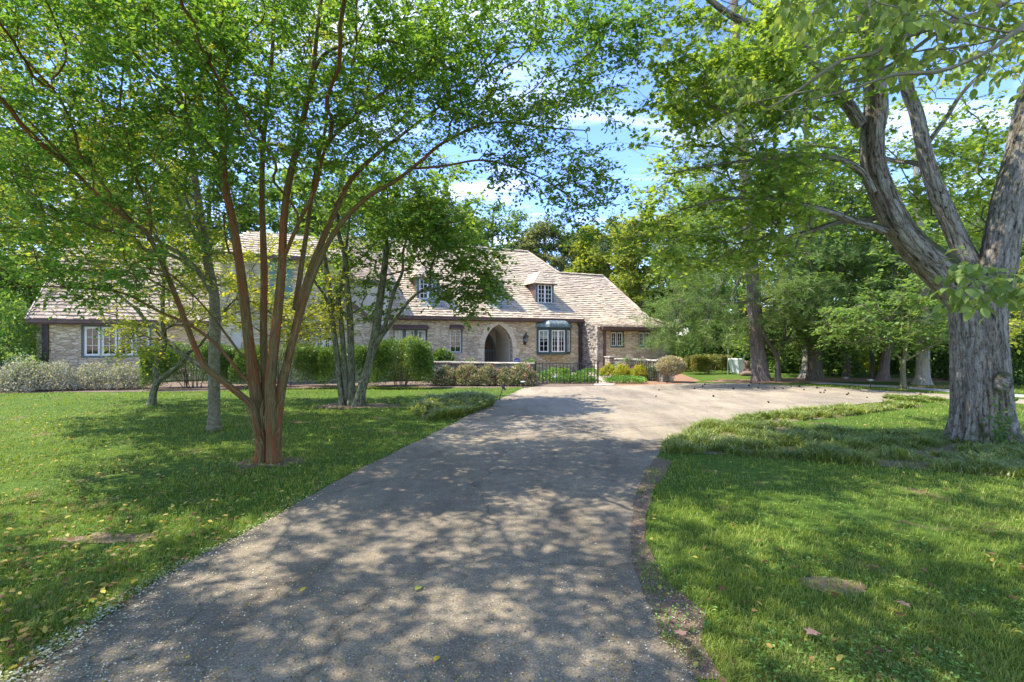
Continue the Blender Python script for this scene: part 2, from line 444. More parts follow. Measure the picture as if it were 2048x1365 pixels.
M['tarp'] = plain('white_fabric', (.62, .66, .60), .7, .2, 4, .12, .3, stretch=(4, 4, 1))
M['rock'] = plain('brown_rock', (.22, .15, .12), .9, .2, 6, .3, .5)
M['roof_far'] = plain('grey_shingles', (.34, .30, .26), .9, .1, 6, .2, .2)
M['siding'] = plain('white_siding', (.72, .73, .74), .7, .2, 6, .05, .1)
M['blue_sign'] = plain('blue_sign', (.02, .06, .35), .4, .5, 3, .03, 0)
M['ball'] = plain('seed_ball', (.05, .032, .02), .9, .1, 30, .4, .6)
M['flag_grey'] = plain('slate_slab', (.28, .30, .33), .7, .3, 8, .2, .2)

m, nt, b = new_mat('verdigris_copper')
n = noise(nt, coords(nt, 'Object', (3, 3, 1.2)), 2.5, 6, .65, .5)
nt.links.new(ramp(nt, n, [(.3, (.09, .12, .11)), (.48, (.17, .21, .19)), (.58, (.26, .32, .28)), (.68, (.22, .17, .12))]), b.inputs['Base Color'])
b.inputs['Roughness'].default_value = .55; b.inputs['Metallic'].default_value = .2
M['verdigris'] = m

m, nt, b = new_mat('window_glass')
gl = nt.nodes.new('ShaderNodeBsdfGlossy'); gl.inputs['Roughness'].default_value = .03; gl.inputs['Color'].default_value = (.9, .95, .95, 1)
tr = nt.nodes.new('ShaderNodeBsdfTransparent'); tr.inputs[0].default_value = (.8, .85, .82, 1)
lw = nt.nodes.new('ShaderNodeLayerWeight'); lw.inputs[0].default_value = .35
mx = nt.nodes.new('ShaderNodeMixShader'); nt.links.new(math_n(nt, 'ADD', math_n(nt, 'MULTIPLY', lw.outputs['Fresnel'], .6), .03), mx.inputs[0])
nt.links.new(tr.outputs[0], mx.inputs[1]); nt.links.new(gl.outputs[0], mx.inputs[2]); nt.links.new(mx.outputs[0], nt.nodes['Material Output'].inputs['Surface'])
M['glass'] = m

M['arch_stone'] = plain('arch_stone', (.68, .59, .43), .95, .1, 6, .18, .4)

def shingle_mat(name, stops):
    m, nt, b = new_mat(name)
    c = ramp(nt, attr_rnd(nt), stops)
    n2 = noise(nt, coords(nt, 'Object', (8, 8, 8)), 3.0, 6, .7)
    c = mixc(nt, 1.0, c, ramp(nt, n2, [(.3, (.75, .75, .75)), (.7, (1.2, 1.2, 1.2))]), 'MULTIPLY')
    n3 = noise(nt, coords(nt, 'Object'), .6, 4)
    c = mixc(nt, 1.0, c, ramp(nt, n3, [(.3, (.85, .82, .84)), (.7, (1.1, 1.08, 1.0))]), 'MULTIPLY')
    nt.links.new(c, b.inputs['Base Color']); b.inputs['Roughness'].default_value = .9; b.inputs['Specular IOR Level'].default_value = .15
    bump(nt, b, n2, .4, .01)
    return m
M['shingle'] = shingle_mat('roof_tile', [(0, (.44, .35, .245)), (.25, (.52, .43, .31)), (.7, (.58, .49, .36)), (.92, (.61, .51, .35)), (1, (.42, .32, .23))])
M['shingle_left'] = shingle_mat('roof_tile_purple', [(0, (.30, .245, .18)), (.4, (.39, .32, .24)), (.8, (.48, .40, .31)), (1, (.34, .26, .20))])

# ground materials
m, nt, b = new_mat('lawn_ground')
oc = coords(nt, 'Object')
n1 = noise(nt, oc, .35, 5, .6); n2 = noise(nt, oc, 14, 6, .7); n3 = noise(nt, oc, 1.3, 4, .6, .3)
c = ramp(nt, n2, [(.3, (.035, .065, .012)), (.5, (.075, .13, .02)), (.7, (.12, .18, .03))])
c = mixc(nt, ramp(nt, n3, [(.60, (0, 0, 0)), (.70, (.9, .9, .9))]), c, ramp(nt, n2, [(.3, (.14, .09, .055)), (.7, (.26, .18, .11))]))
c = mixc(nt, 1.0, c, ramp(nt, n1, [(.3, (.8, .85, .8)), (.7, (1.25, 1.15, 1.0))]), 'MULTIPLY')
nt.links.new(c, b.inputs['Base Color']); b.inputs['Roughness'].default_value = .95; b.inputs['Specular IOR Level'].default_value = .1
bump(nt, b, n2, .8, .03)
M['lawn'] = m

m, nt, b = new_mat('asphalt')
oc = coords(nt, 'Object')
n1 = noise(nt, oc, .5, 5, .6, .3); n2 = noise(nt, oc, 90, 4, .7); n3 = noise(nt, oc, 6, 6, .7)
c = ramp(nt, n2, [(.3, (.13, .107, .076)), (.5, (.222, .185, .135)), (.72, (.36, .308, .23))])
c = mixc(nt, 1.0, c, ramp(nt, n1, [(.35, (.78, .77, .76)), (.65, (1.16, 1.14, 1.10))]), 'MULTIPLY')
c = mixc(nt, 1.0, c, ramp(nt, n3, [(.3, (.84, .83, .81)), (.7, (1.14, 1.13, 1.10))]), 'MULTIPLY')
n4 = noise(nt, coords(nt, 'Object', (1.6, .35, 1)), 1.1, 5, .65, .6)
c = mixc(nt, 1.0, c, ramp(nt, n4, [(.35, (.80, .78, .76)), (.5, (1, 1, 1)), (.68, (1.14, 1.10, 1.02))]), 'MULTIPLY')
# hairline cracks
vc = nt.nodes.new('ShaderNodeTexVoronoi'); vc.feature = 'DISTANCE_TO_EDGE'; vc.inputs['Scale'].default_value = .45
nz = nt.nodes.new('ShaderNodeTexNoise'); nz.inputs['Scale'].default_value = 1.2; nz.inputs['Detail'].default_value = 6; nt.links.new(oc, nz.inputs['Vector'])
nt.links.new(mixc(nt, .9, oc, nz.outputs['Color'], 'ADD'), vc.inputs['Vector'])
ck = ramp(nt, vc.outputs['Distance'], [(0, (.6, .6, .6)), (.006, (1, 1, 1))])
c = mixc(nt, 1.0, c, ck, 'MULTIPLY')
# asphalt gets paler with distance, over the court
sp = nt.nodes.new('ShaderNodeSeparateXYZ'); nt.links.new(oc, sp.inputs[0])
f = ramp(nt, math_n(nt, 'ADD', math_n(nt, 'MULTIPLY', sp.outputs['Y'], .1), math_n(nt, 'MULTIPLY', n1, .15)), [(.70, (0, 0, 0)), (1.0, (1, 1, 1))])
c = mixc(nt, f, c, mixc(nt, 1.0, c, (1.36, 1.38, 1.42), 'MULTIPLY'))
nt.links.new(c, b.inputs['Base Color']); b.inputs['Roughness'].default_value = .9; b.inputs['Specular IOR Level'].default_value = .2
bump(nt, b, n2, .6, .008)
M['asphalt'] = m

def dirt_mat(name, a, bcol):
    m, nt, b = new_mat(name)
    n2 = noise(nt, coords(nt, 'Object'), 16, 6, .75)
    nt.links.new(ramp(nt, n2, [(.3, a), (.7, bcol)]), b.inputs['Base Color']); b.inputs['Roughness'].default_value = .95
    bump(nt, b, n2, .9, .04)
    return m
M['mulch'] = dirt_mat('mulch', (.07, .045, .03), (.30, .21, .15))
M['straw'] = dirt_mat('pine_straw', (.16, .08, .04), (.42, .24, .13))
M['dirt'] = dirt_mat('red_dirt', (.11, .065, .038), (.28, .18, .12))
M['sand'] = dirt_mat('sandy_soil', (.16, .10, .055), (.33, .23, .13))
M['gravel'] = dirt_mat('pale_path', (.30, .28, .25), (.55, .52, .48))

m, nt, b = new_mat('brick_paving')
br = nt.nodes.new('ShaderNodeTexBrick'); br.inputs['Scale'].default_value = 5
nt.links.new(coords(nt, 'Object'), br.inputs['Vector'])
br.inputs['Color1'].default_value = (.42, .28, .21, 1); br.inputs['Color2'].default_value = (.55, .42, .33, 1); br.inputs['Mortar'].default_value = (.34, .29, .25, 1)
n2 = noise(nt, coords(nt, 'Object'), 3, 5)
nt.links.new(mixc(nt, 1.0, br.outputs[0], ramp(nt, n2, [(.3, (.8, .8, .8)), (.7, (1.2, 1.2, 1.2))]), 'MULTIPLY'), b.inputs['Base Color'])
b.inputs['Roughness'].default_value = .9
M['paving'] = m

# ------------------------------------------------------------------ ground sheets
def sheet(name, poly, z, mat, kind='structure'):
    bm = bmesh.new()
    vs = [bm.verts.new((x, y, z)) for x, y in poly]
    f = bm.faces.new(vs)
    bmesh.ops.triangulate(bm, faces=[f])
    bmesh.ops.recalc_face_normals(bm, faces=bm.faces)
    for f in bm.faces:
        if f.normal.z < 0: f.normal_flip()
    me = bpy.data.meshes.new(name); bm.to_mesh(me); bm.free()
    me.materials.append(mat)
    o = bpy.data.objects.new(name, me); link(o)
    if kind: o['kind'] = kind
    return o

def wob(poly, amp=.03, step=.15, seed=0):
    """resample an outline and give it a natural wobble"""
    out = []
    for i in range(len(poly)):
        a = np.array(poly[i]); b_ = np.array(poly[(i + 1) % len(poly)])
        n = max(1, min(60, int(np.hypot(*(b_ - a)) / step)))
        for k in range(n): out.append(a + (b_ - a) * k / n)
    out = np.array(out)
    P3 = np.c_[out * 2.2, np.zeros(len(out))]
    out[:, 0] += (fbm(P3, seed) - .5) * 2 * amp
    out[:, 1] += (fbm(P3, seed + 9) - .5) * 2 * amp
    return [tuple(p) for p in out]

sheet('ground', [(-400, -60), (400, -60), (400, 700), (-400, 700)], 0, M['lawn'])
left_edge = [(-7.0, -4.0), (-4.2, .2)] + [G(*p) for p in [(30, 1365), (100, 1310), (300, 1170), (480, 1075), (650, 977), (760, 920), (860, 872), (960, 820), (1015, 792), (1050, 776)]]
right_edge = [G(*p) for p in [(1800, 801), (1700, 811), (1600, 821), (1490, 834), (1410, 850), (1345, 880), (1300, 930), (1268, 1000), (1262, 1080), (1285, 1190), (1330, 1270), (1395, 1365)]] + [(.8, -4.0)]
far_edge = [G(*p) for p in [(1100, 773), (1200, 773), (1290, 771), (1400, 767), (1500, 768), (1620, 773), (1720, 779), (1900, 790), (2100, 803), (2500, 830)]]
far_low = [G(*p) for p in [(2500, 850), (2048, 809), (1950, 802), (1860, 797), (1790, 795)]]
drive = left_edge + far_edge + far_low + right_edge
drive = wob(drive, .045, .12, 3)
sheet('driveway', drive, .008, M['asphalt'])
lane_far = [G(*p) for p in [(1620, 764), (1800, 773), (1900, 780), (2048, 790), (2400, 812), (2400, 820), (2048, 796), (1900, 785), (1800, 777), (1620, 767)]]
sheet('lane', lane_far, .006, M['gravel'])
bed_poly = [G(-900, 789), G(0, 787), G(150, 785), G(400, 783), G(640, 776), G(760, 774), G(880, 776), G(1000, 776), G(1055, 775), (0.9, 20), (3, 25.2), (-3, 23.8), (-12, 20.2), (-26, 14)]
sheet('flower_bed', wob(bed_poly, .08, .4, 5), .004, M['mulch'])
fence_bed = [G(1055, 774.5), G(1205, 773), G(1200, 762), (3.2, 21.5), (3.5, 26), (.4, 24.5), (.6, 20)]
sheet('fence_bed', wob(fence_bed, .05, .3, 6), .012, M['mulch'])
rbed = [G(1212, 772.5), G(1300, 771), G(1375, 768), G(1400, 762), (8.2, 24), (8.6, 28), (4.6, 26.2), (4.3, 22.0)]
sheet('garden_bed', wob(rbed, .05, .3, 7), .004, M['straw'])
patio = [G(1188, 772.3), G(1226, 772), (4.4, 20.4), (4.9, 23.4), (5.2, 25.6), (1.2, 24.6), (.9, 21.8), (3.4, 20.6)]
sheet('patio', wob(patio, .02, .4, 8), .016, M['paving'])
def disc(name, cx, cy, rx, ry, z, mat, seed):
    a = np.linspace(0, 2 * np.pi, 40, endpoint=False)
    rr = .45 + 1.1 * fbm(np.c_[np.cos(a) * 2.4 + 5, np.sin(a) * 2.4, a * 0], seed, 3)
    return sheet(name, list(zip(cx + rx * rr * np.cos(a), cy + ry * rr * np.sin(a))), z, mat)
PINE = (9.95, 20.1)
disc('straw_patch', PINE[0] + .1, 19.7, 2.0, .9, .0065, M['straw'], 2)
disc('straw_patch', 15.0, 20.6, 4.8, 1.1, .003, M['straw'], 4)
disc('straw_patch', 15.2, 17.6, 1.6, .5, .0035, M['straw'], 5)
disc('bare_patch', -3.95, 12.3, 1.15, .5, .003, M['dirt'], 6)
disc('bare_patch', -3.2, 6.6, .42, .28, .003, M['dirt'], 7)
disc('bare_patch', 2.1, 3.26, .20, .12, .005, M['sand'], 8)
disc('bare_patch', -3.25, 4.05, .40, .12, .005, M['sand'], 12)
verge = [G(*p) for p in [(1310, 915), (1345, 925), (1300, 990), (1290, 1080), (1330, 1160), (1410, 1230), (1400, 1290), (1450, 1365), (1380, 1365), (1310, 1270), (1270, 1190), (1250, 1080), (1255, 1000), (1285, 935)]]
sheet('dirt_verge', wob(verge, .04, .08, 9), .0055, M['dirt'])

# ------------------------------------------------------------------ leaf templates and clouds
T_RHOMB = (np.array([(0, 0, 0), (.45, .27, .05), (1, 0, -.04), (.45, -.27, .05)]), np.array([(0, 1, 2, 3)]))
T_CREPE = (np.array([(0, 0, 0), (.32, .24, .06), (.72, .20, .03), (1, 0, -.08), (.72, -.20, .03), (.32, -.24, .06)]), np.array([(0, 1, 2, 3, 4, 5)]))
T_OVAL = (np.array([(0, 0, 0), (.28, .24, .05), (.65, .23, .04), (1, 0, -.10), (.65, -.23, .04), (.28, -.24, .05)]), np.array([(0, 1, 2, 3, 4, 5)]))
_mp = [(0, 0), (.12, .30), (.05, .52), (.38, .34), (.62, .56), (.66, .20), (1.0, 0), (.66, -.20), (.62, -.56), (.38, -.34), (.05, -.52), (.12, -.30)]
T_MAPLE = (np.array([(x, y, .12 * abs(y) - .08 * x) for x, y in _mp]), np.array([list(range(12))]))
_dg = []
for x, wd, dz in [(0, .0, 0), (.15, .17, .02), (.35, .27, .03), (.58, .27, .0), (.8, .16, -.06), (1.0, 0, -.15)]:
    _dg += [(x, -wd, dz + wd * .25), (x, 0, dz), (x, wd, dz + wd * .25)]
_df = []
for i in range(5):
    for k in (0, 1): _df.append((i * 3 + k, i * 3 + k + 1, i * 3 + k + 4, i * 3 + k + 3))
T_DOG = (np.array(_dg), np.array(_df))
T_NEEDLE = (np.array([(0, .02, 0), (1, .015, 0), (1, -.015, 0), (0, -.02, 0)]), np.array([(0, 1, 2, 3)]))
T_YEW = (np.array([(0, .0, 0), (.5, .13, 0), (1, 0, 0), (.5, -.13, 0)]), np.array([(0, 1, 2, 3)]))

def unit(v):
    return v / (np.linalg.norm(v, axis=-1, keepdims=True) + 1e-9)

def leaf_arrays(P, D, Nn, L, tpl):
    T, F = tpl
    D = unit(D); S = unit(np.cross(D, Nn)); U = np.cross(S, D)
    L = np.asarray(L).reshape(-1, 1, 1)
    V = P[:, None, :] + L * (T[None, :, 0:1] * D[:, None] + T[None, :, 1:2] * S[:, None] + T[None, :, 2:3] * U[:, None])
    n, k = len(P), len(T)
    FF = (F[None] + (np.arange(n) * k)[:, None, None]).reshape(-1, F.shape[1])
    return V.reshape(-1, 3), FF, len(F)

def leaf_mesh(name, P, D, Nn, L, tpl, mat, parent, rg, rnd=None):
    V, F, m_ = leaf_arrays(P, D, Nn, L, tpl)
    if rnd is None: rnd = rg.random(len(P))
    return mesh_np(name, V, F, mat, parent, rnd=np.repeat(rnd, m_))

def tubes_np(chains, sides, disp=None):
    """chains: list of (pts (m,3), rad (m,)); returns V, F, tc"""
    Vs, Fs, Ts = [], [], []; off = 0
    a = np.linspace(0, 2 * np.pi, sides, endpoint=False); ca, sa = np.cos(a), np.sin(a)
    for ci, (P, r) in enumerate(chains):
        P = np.asarray(P, float); r = np.asarray(r, float)
        m_ = len(P)
        if m_ < 2: continue
        T = np.gradient(P, axis=0); T = unit(T)
        ref = np.array([0.13, 1.0, .07]) if abs(T[0][1]) < .9 else np.array([1.0, 0, 0.1])
        A = np.empty_like(P)
        u = ref - T[0] * (ref @ T[0]); u /= np.linalg.norm(u)
        for i in range(m_):
            u = u - T[i] * (u @ T[i]); u = u / (np.linalg.norm(u) + 1e-9); A[i] = u
        B = np.cross(T, A)
        Ls = np.concatenate([[0], np.cumsum(np.linalg.norm(np.diff(P, axis=0), axis=1))])
        tc = np.empty((m_, sides, 3)); tc[:, :, 0] = ca * np.maximum(r, .02)[:, None] * 6 + ci * 3.7; tc[:, :, 1] = sa * np.maximum(r, .02)[:, None] * 6; tc[:, :, 2] = Ls[:, None]
        rr = np.repeat(r[:, None], sides, 1)
        if disp is not None: rr = disp(rr, tc, P, a, ci)
        V = P[:, None, :] + rr[:, :, None] * (ca[None, :, None] * A[:, None] + sa[None, :, None] * B[:, None])
        i = np.arange(m_ - 1)[:, None]; k = np.arange(sides)[None, :]; k2 = (k + 1) % sides
        F = np.stack([i * sides + k, i * sides + k2, (i + 1) * sides + k2, (i + 1) * sides + k], -1).reshape(-1, 4) + off
        Vs.append(V.reshape(-1, 3)); Fs.append(F); Ts.append(tc.reshape(-1, 3)); off += m_ * sides
    return np.concatenate(Vs), np.concatenate(Fs), np.concatenate(Ts)

def catmull(P, step):
    P = np.asarray(P, float)
    Q = np.vstack([2 * P[0] - P[1], P, 2 * P[-1] - P[-2]])
    out = []
    for i in range(1, len(Q) - 2):
        p0, p1, p2, p3 = Q[i - 1], Q[i], Q[i + 1], Q[i + 2]
        n = max(1, int(np.linalg.norm((p2 - p1)[:3]) / step))
        for k in range(n):
            t = k / n
            out.append(.5 * (2 * p1 + (p2 - p0) * t + (2 * p0 - 5 * p1 + 4 * p2 - p3) * t * t + (3 * p1 - p0 - 3 * p2 + p3) * t ** 3))
    out.append(P[-1])
    return np.array(out)

class Tree:
    def __init__(self, seed, disp=None, step=.07, sides=18):
        self.rg = np.random.default_rng(seed)
        self.pos = np.empty((60000, 3)); self.plen = np.empty(60000); self.dir = np.empty((60000, 3)); self.par = []; self.fixed = []; self.n = 0
        self.limbs = []; self.tips = []; self.disp = disp; self.step = step; self.sides = sides; self.seed = seed
    def _node(self, p, par, fixed, d):
        i = self.n; self.pos[i] = p; self.par.append(par); self.fixed.append(fixed)
        self.plen[i] = 0 if par < 0 else self.plen[par] + np.linalg.norm(p - self.pos[par]); self.dir[i] = d
        self.n += 1; return i
    def limb(self, pts, attach=True):
        """pts: list of (x,y,z,r); a traced limb"""
        C = catmull(np.asarray(pts, float), self.step)
        C[:, 3] = np.maximum(C[:, 3], .004)
        self.limbs.append(C)
        par = -1
        if self.n:
            d = np.linalg.norm(self.pos[:self.n] - C[0, :3], axis=1); par = int(d.argmin())
        for k in range(0, len(C), max(1, int(.16 / self.step))):
            d = C[min(k + 1, len(C) - 1), :3] - C[max(k - 1, 0), :3]
            par = self._node(C[k, :3], par, True, d / (np.linalg.norm(d) + 1e-9))
    def grow(self, targets, bf=.45, step=.16, zmin=0, jit=.05, droop=0.0):
        root = self.pos[0]
        ok0 = self.pos[:self.n, 2] > zmin
        order = np.argsort(np.linalg.norm(targets - root, axis=1))
        for ti in order:
            t = targets[ti]
            P = self.pos[:self.n]
            d = np.linalg.norm(P - t, axis=1) + bf * self.plen[:self.n]
            d[P[:, 2] < zmin] += 50
            j = int(d.argmin()); p0 = self.pos[j]; L = np.linalg.norm(t - p0)
            if L < .05: continue
            n = max(2, int(L / step)); c = p0 + self.dir[j] * L * .35 + np.array([0, 0, .10 * L])
            par = j; prev = p0
            for k in range(1, n + 1):
                s = k / n
                q = (1 - s) ** 2 * p0 + 2 * s * (1 - s) * c + s * s * t
                if k < n: q = q + self.rg.normal(0, jit * step * 2, 3)
                q[2] -= droop * s * s * L
                dd = q - prev; dd /= (np.linalg.norm(dd) + 1e-9)
                par = self._node(q, par, False, dd); prev = q
            self.tips.append(par)
    def wood(self, name, mat, parent, rtip=.004, expo=.42, thin_sides=5):
        n = self.n; tips = np.zeros(n); par = np.array(self.par); fixed = np.array(self.fixed)
        for t in self.tips: tips[t] += 1
        for i in range(n - 1, 0, -1):
            if par[i] >= 0 and not fixed[i]: tips[par[i]] += tips[i]
        rad = rtip * np.maximum(tips, 1) ** expo
        best = np.full(n, -1); bt = np.zeros(n)
        for i in range(n):
            if fixed[i]: continue
            p = par[i]
            if not fixed[p] and tips[i] > bt[p]: bt[p] = tips[i]; best[p] = i
        starts = [i for i in range(n) if not fixed[i] and (fixed[par[i]] or best[par[i]] != i)]
        thin = []; med = []
        for s in starts:
            ch = [par[s], s]
            while best[ch[-1]] >= 0: ch.append(best[ch[-1]])
            r = rad[ch].copy(); r[0] = r[1]
            (thin if r[0] < .02 else med).append((self.pos[ch], r))
        V, F, T = [], [], []; off = 0
        groups = []
        big = [(C[:, :3], C[:, 3]) for C in self.limbs]
        for g, sd, dp in ((big, self.sides, self.disp), (med, 8, None), (thin, thin_sides, None)):
            if g:
                v, f, t = tubes_np(g, sd, dp); V.append(v); F.append(f + off); T.append(t); off += len(v)
        return mesh_np(name, np.concatenate(V), np.concatenate(F), mat, parent, tc=np.concatenate(T), smooth=True)
    def tip_data(self):
        t = np.array(self.tips); return self.pos[t].copy(), self.dir[t].copy()

def ellipsoid(rg, c, r, n, shell=.5):
    v = unit(rg.normal(size=(n, 3))); u = rg.random(n) ** (1 / 3)
    u = shell * (1 - .35 * rg.random(n)) + (1 - shell) * u
    return np.asarray(c) + v * u[:, None] * np.asarray(r)

def sprays(rg, C, D, k, length, per, flat=.45, fwd=.4, hang=0.0, along=0.0):
    """k little twigs at each tip, leaves along each; returns leaf pos, dir, normal and the twigs"""
    n = len(C)
    d = unit(rg.normal(size=(n, k, 3)) * np.array([1, 1, flat]) + fwd * D[:, None] + np.array([0, 0, -hang]))
    L = length * (.5 + rg.random((n, k, 1)))
    A = np.repeat(C[:, None], k, 1); Bp = A + d * L
    t = (np.arange(per) + .6) / per
    t = t[None, None, :, None] * (1 + .0 * L[:, :, None])
    P = A[:, :, None] + d[:, :, None] * L[:, :, None] * t
    sag = -(t ** 2) * L[:, :, None] * .18
    P = P + np.concatenate([np.zeros_like(sag), np.zeros_like(sag), sag], -1)
    P = P + rg.normal(0, length * .05, P.shape)
    side = unit(np.cross(d, np.array([0, 0, 1.0])))[:, :, None]
    sg = np.where(np.arange(per) % 2 == 0, 1, -1)[None, None, :, None]
    Dd = side * sg * .9 + d[:, :, None] * .7 + rg.normal(0, .35, P.shape) + np.array([0, 0, -along])
    Nn = np.array([0, 0, 1.0]) + rg.normal(0, .45, P.shape)
    return P.reshape(-1, 3), Dd.reshape(-1, 3), Nn.reshape(-1, 3), A.reshape(-1, 3), Bp.reshape(-1, 3)

def twig_mesh(name, A, B, r, mat, parent):
    n = len(A); d = unit(B - A); u = unit(np.cross(d, np.array([.3, .5, .8]))); v = np.cross(d, u)
    V = []
    for base, rr in ((A, r), (B, r * .4)):
        for a in (0, 2.094, 4.189):
            V.append(base + rr * (math.cos(a) * u + math.sin(a) * v))
    V = np.stack(V, 1); F = []
    for k in range(3):
        k2 = (k + 1) % 3; F.append((k, k2, k2 + 3, k + 3))
    F = (np.array(F)[None] + (np.arange(n) * 6)[:, None, None]).reshape(-1, 4)
    return V.reshape(-1, 3), F

def tree_thing(name, label, cat, base, group=None):
    o = thing(name, label, cat, (base[0], base[1], 0), 0, group)
    o['world_children'] = True
    return o

def finish_tree(T, root, mat_bark, mat_leaf, k, length, per, leaf, tpl, flat=.45, fwd=.4, hang=0, along=0, rtip=.004, twigs=True, lvar=.35, tw_r=.003, expo=.42, over=1.0):
    T.wood('trunk', mat_bark, root, rtip=rtip, expo=expo)
    C, D = T.tip_data(); rg = T.rg
    P, Dd, Nn, A, Bp = sprays(rg, C, D, k, length, per, flat, fwd, hang, along)
    keep = rg.random(len(P)) < .93
    P, Dd, Nn = P[keep], Dd[keep], Nn[keep]
    L = leaf * (1 - lvar + 2 * lvar * rg.random(len(P))) * np.where(P[:, 2] > 1.7 + .72 * np.maximum(P[:, 1], 0), over, 1.0)  # over enlarges unseen leaves above the frame to thicken their shade
    V, F, m_ = leaf_arrays(P, Dd, Nn, L, tpl)
    rnd = np.repeat(np.clip(rg.random(len(P)) * .8 + .2 * vnoise(P * 1.5, T.seed), 0, 1), m_)
    o = mesh_np('crown', V, F, mat_leaf, root, rnd=rnd)
    if twigs:
        tv, tf = twig_mesh('twig', A, Bp, tw_r, None, None)
        o2 = mesh_np('twig_spray', tv, tf, mat_bark, root, tc=tv)
        o2['kind'] = 'stuff'
    return root

def limbpts(lst):
    """(px, py, Y, r) -> world"""
    return [(*W(a, b, c), r) for a, b, c, r in lst]

# ------------------------------------------------------------------ the house (local axes: x along the front, y back, z up)
TH = math.atan(.45)
OY = 24.9
house = thing('stone_house', 'long low stone house with tan tiled roof, pointed arch doorway, dormers and copper bay window', 'house', (0, OY, 0), TH)
cT, sT = math.cos(TH), math.sin(TH)
def S_of(px, r):
    x = (px - 1024) / 1000
    return (x * (OY + cT * r) + sT * r) / (cT - sT * x)
def H_to_W(s, r, z=0):
    return (s * cT - r * sT, OY + s * sT + r * cT, z)
def Z_of(py, s, r):
    return CAMH - (py - 682.5) / 1000 * (OY + s * sT + r * cT)

def wall_panel(name, outline, holes, r, mat, depth=.28, parent=house, side=False):
    """front face in the plane y=r with openings and their reveals; outline/holes in (x,z)"""
    bm = bmesh.new()
    def loop(pts, rev=False):
        vs = [bm.verts.new((x, r, z)) for x, z in pts]
        es = [bm.edges.new((vs[i], vs[(i + 1) % len(vs)])) for i in range(len(vs))]
        return vs, es
    edges = []; hv = []
    vs, es = loop(outline); edges += es; ov = vs
    for h in holes:
        vs, es = loop(h); edges += es; hv.append(vs)
    bmesh.ops.triangle_fill(bm, use_beauty=True, use_dissolve=False, edges=edges)
    for vs in hv:
        back = [bm.verts.new((v.co.x, r + depth, v.co.z)) for v in vs]
        for i in range(len(vs)):
            j = (i + 1) % len(vs); bm.faces.new((vs[i], vs[j], back[j], back[i]))
    bmesh.ops.recalc_face_normals(bm, faces=bm.faces)
    me = bpy.data.meshes.new(name); bm.to_mesh(me); bm.free(); me.materials.append(mat)
    o = bpy.data.objects.new(name, me); link(o, parent); return o

def rect(x0, x1, z0, z1): return [(x0, z0), (x1, z0), (x1, z1), (x0, z1)]
def gothic(xc, hw, zs, za, n=8, base=0.0):
    h = za - zs; Rr = (h * h + hw * hw) / (2 * hw)
    L = []; a0 = 0; a1 = math.acos((Rr - hw) / Rr)
    for k in range(n + 1):
        a = a1 * k / n; L.append((xc + hw - Rr + Rr * math.cos(a), zs + Rr * math.sin(a)))   # right arc
    right = L; left = [(2 * xc - x, z) for x, z in L]
    return [(xc - hw, base)] + left + right[::-1][1:] + [(xc + hw, base)]

# windows: a part 'window' (frame) with sub-parts pane, muntin, sill
def window(x0, x1, z0, z1, r, lights=2, rows=3, cols=2, frame_mat=None, outer=.06, parent=house, blind=0.0, sash=.055, name='window', depth=.06, mullion=.04):
    """casement window set in the plane y=r"""
    fm = frame_mat or M['green']
    f = MB()
    y0, y1 = r - .02, r + depth
    if outer:
        f.box(x0, x1, y0, y1, z1 - outer, z1); f.box(x0, x1, y0 - .04, y1, z0, z0 + outer)
        f.box(x0, x0 + outer, y0 + .002, y1, z0 + outer, z1 - outer); f.box(x1 - outer, x1, y0 + .002, y1, z0 + outer, z1 - outer)
    ix0, ix1, iz0, iz1 = x0 + outer, x1 - outer, z0 + outer, z1 - outer
    w = (ix1 - ix0 - mullion * (lights - 1)) / lights
    for k in range(1, lights):
        xm = ix0 + k * (w + mullion) - mullion; f.box(xm, xm + mullion, y0 + .003, y1, iz0, iz1)
    fo = f.build(name, fm, parent)
    s_ = MB(); g = MB(); mu = MB(); back = MB()
    for k in range(lights):
        a = ix0 + k * (w + mullion); b_ = a + w; ya, yb = r + .005, r + .045
        s_.box(a, b_, ya, yb, iz1 - sash, iz1); s_.box(a, b_, ya, yb, iz0, iz0 + sash)
        s_.box(a, a + sash, ya + .001, yb, iz0 + sash, iz1 - sash); s_.box(b_ - sash, b_, ya + .001, yb, iz0 + sash, iz1 - sash)
        ga, gb, gz0, gz1 = a + sash, b_ - sash, iz0 + sash, iz1 - sash
        g.add([(ga, r + .03, gz0), (gb, r + .03, gz0), (gb, r + .03, gz1), (ga, r + .03, gz1)], [(0, 1, 2, 3)])
        for c in range(1, cols):
            xm = ga + (gb - ga) * c / cols; mu.box(xm - .008, xm + .008, r + .012, r + .036, gz0, gz1)
        for q in range(1, rows):
            zm = gz0 + (gz1 - gz0) * q / rows; mu.box(ga, gb, r + .014, r + .034, zm - .008, zm + .008)
    s_.build('sash', M['white'], fo)
    g.build('pane', M['glass'], fo)
    mu.build('muntin', M['white'], fo)
    back.box(ix0, ix1, r + .34, r + .36, iz0, iz1); back.box(ix0 - .01, ix0, r + .05, r + .34, iz0, iz1); back.box(ix1, ix1 + .01, r + .05, r + .34, iz0, iz1)
    back.box(ix0, ix1, r + .05, r + .34, iz1, iz1 + .01); back.box(ix0, ix1, r + .05, r + .34, iz0 - .01, iz0)
    back.build('room_shade_panel', M['interior'], fo)  # dark box behind the panes, painted as a shaded room
    if blind:
        bl = MB(); bl.box(ix0, ix1, r + .07, r + .08, iz1 - (iz1 - iz0) * blind, iz1); bl.build('blind', M['blind'], fo)
    return fo

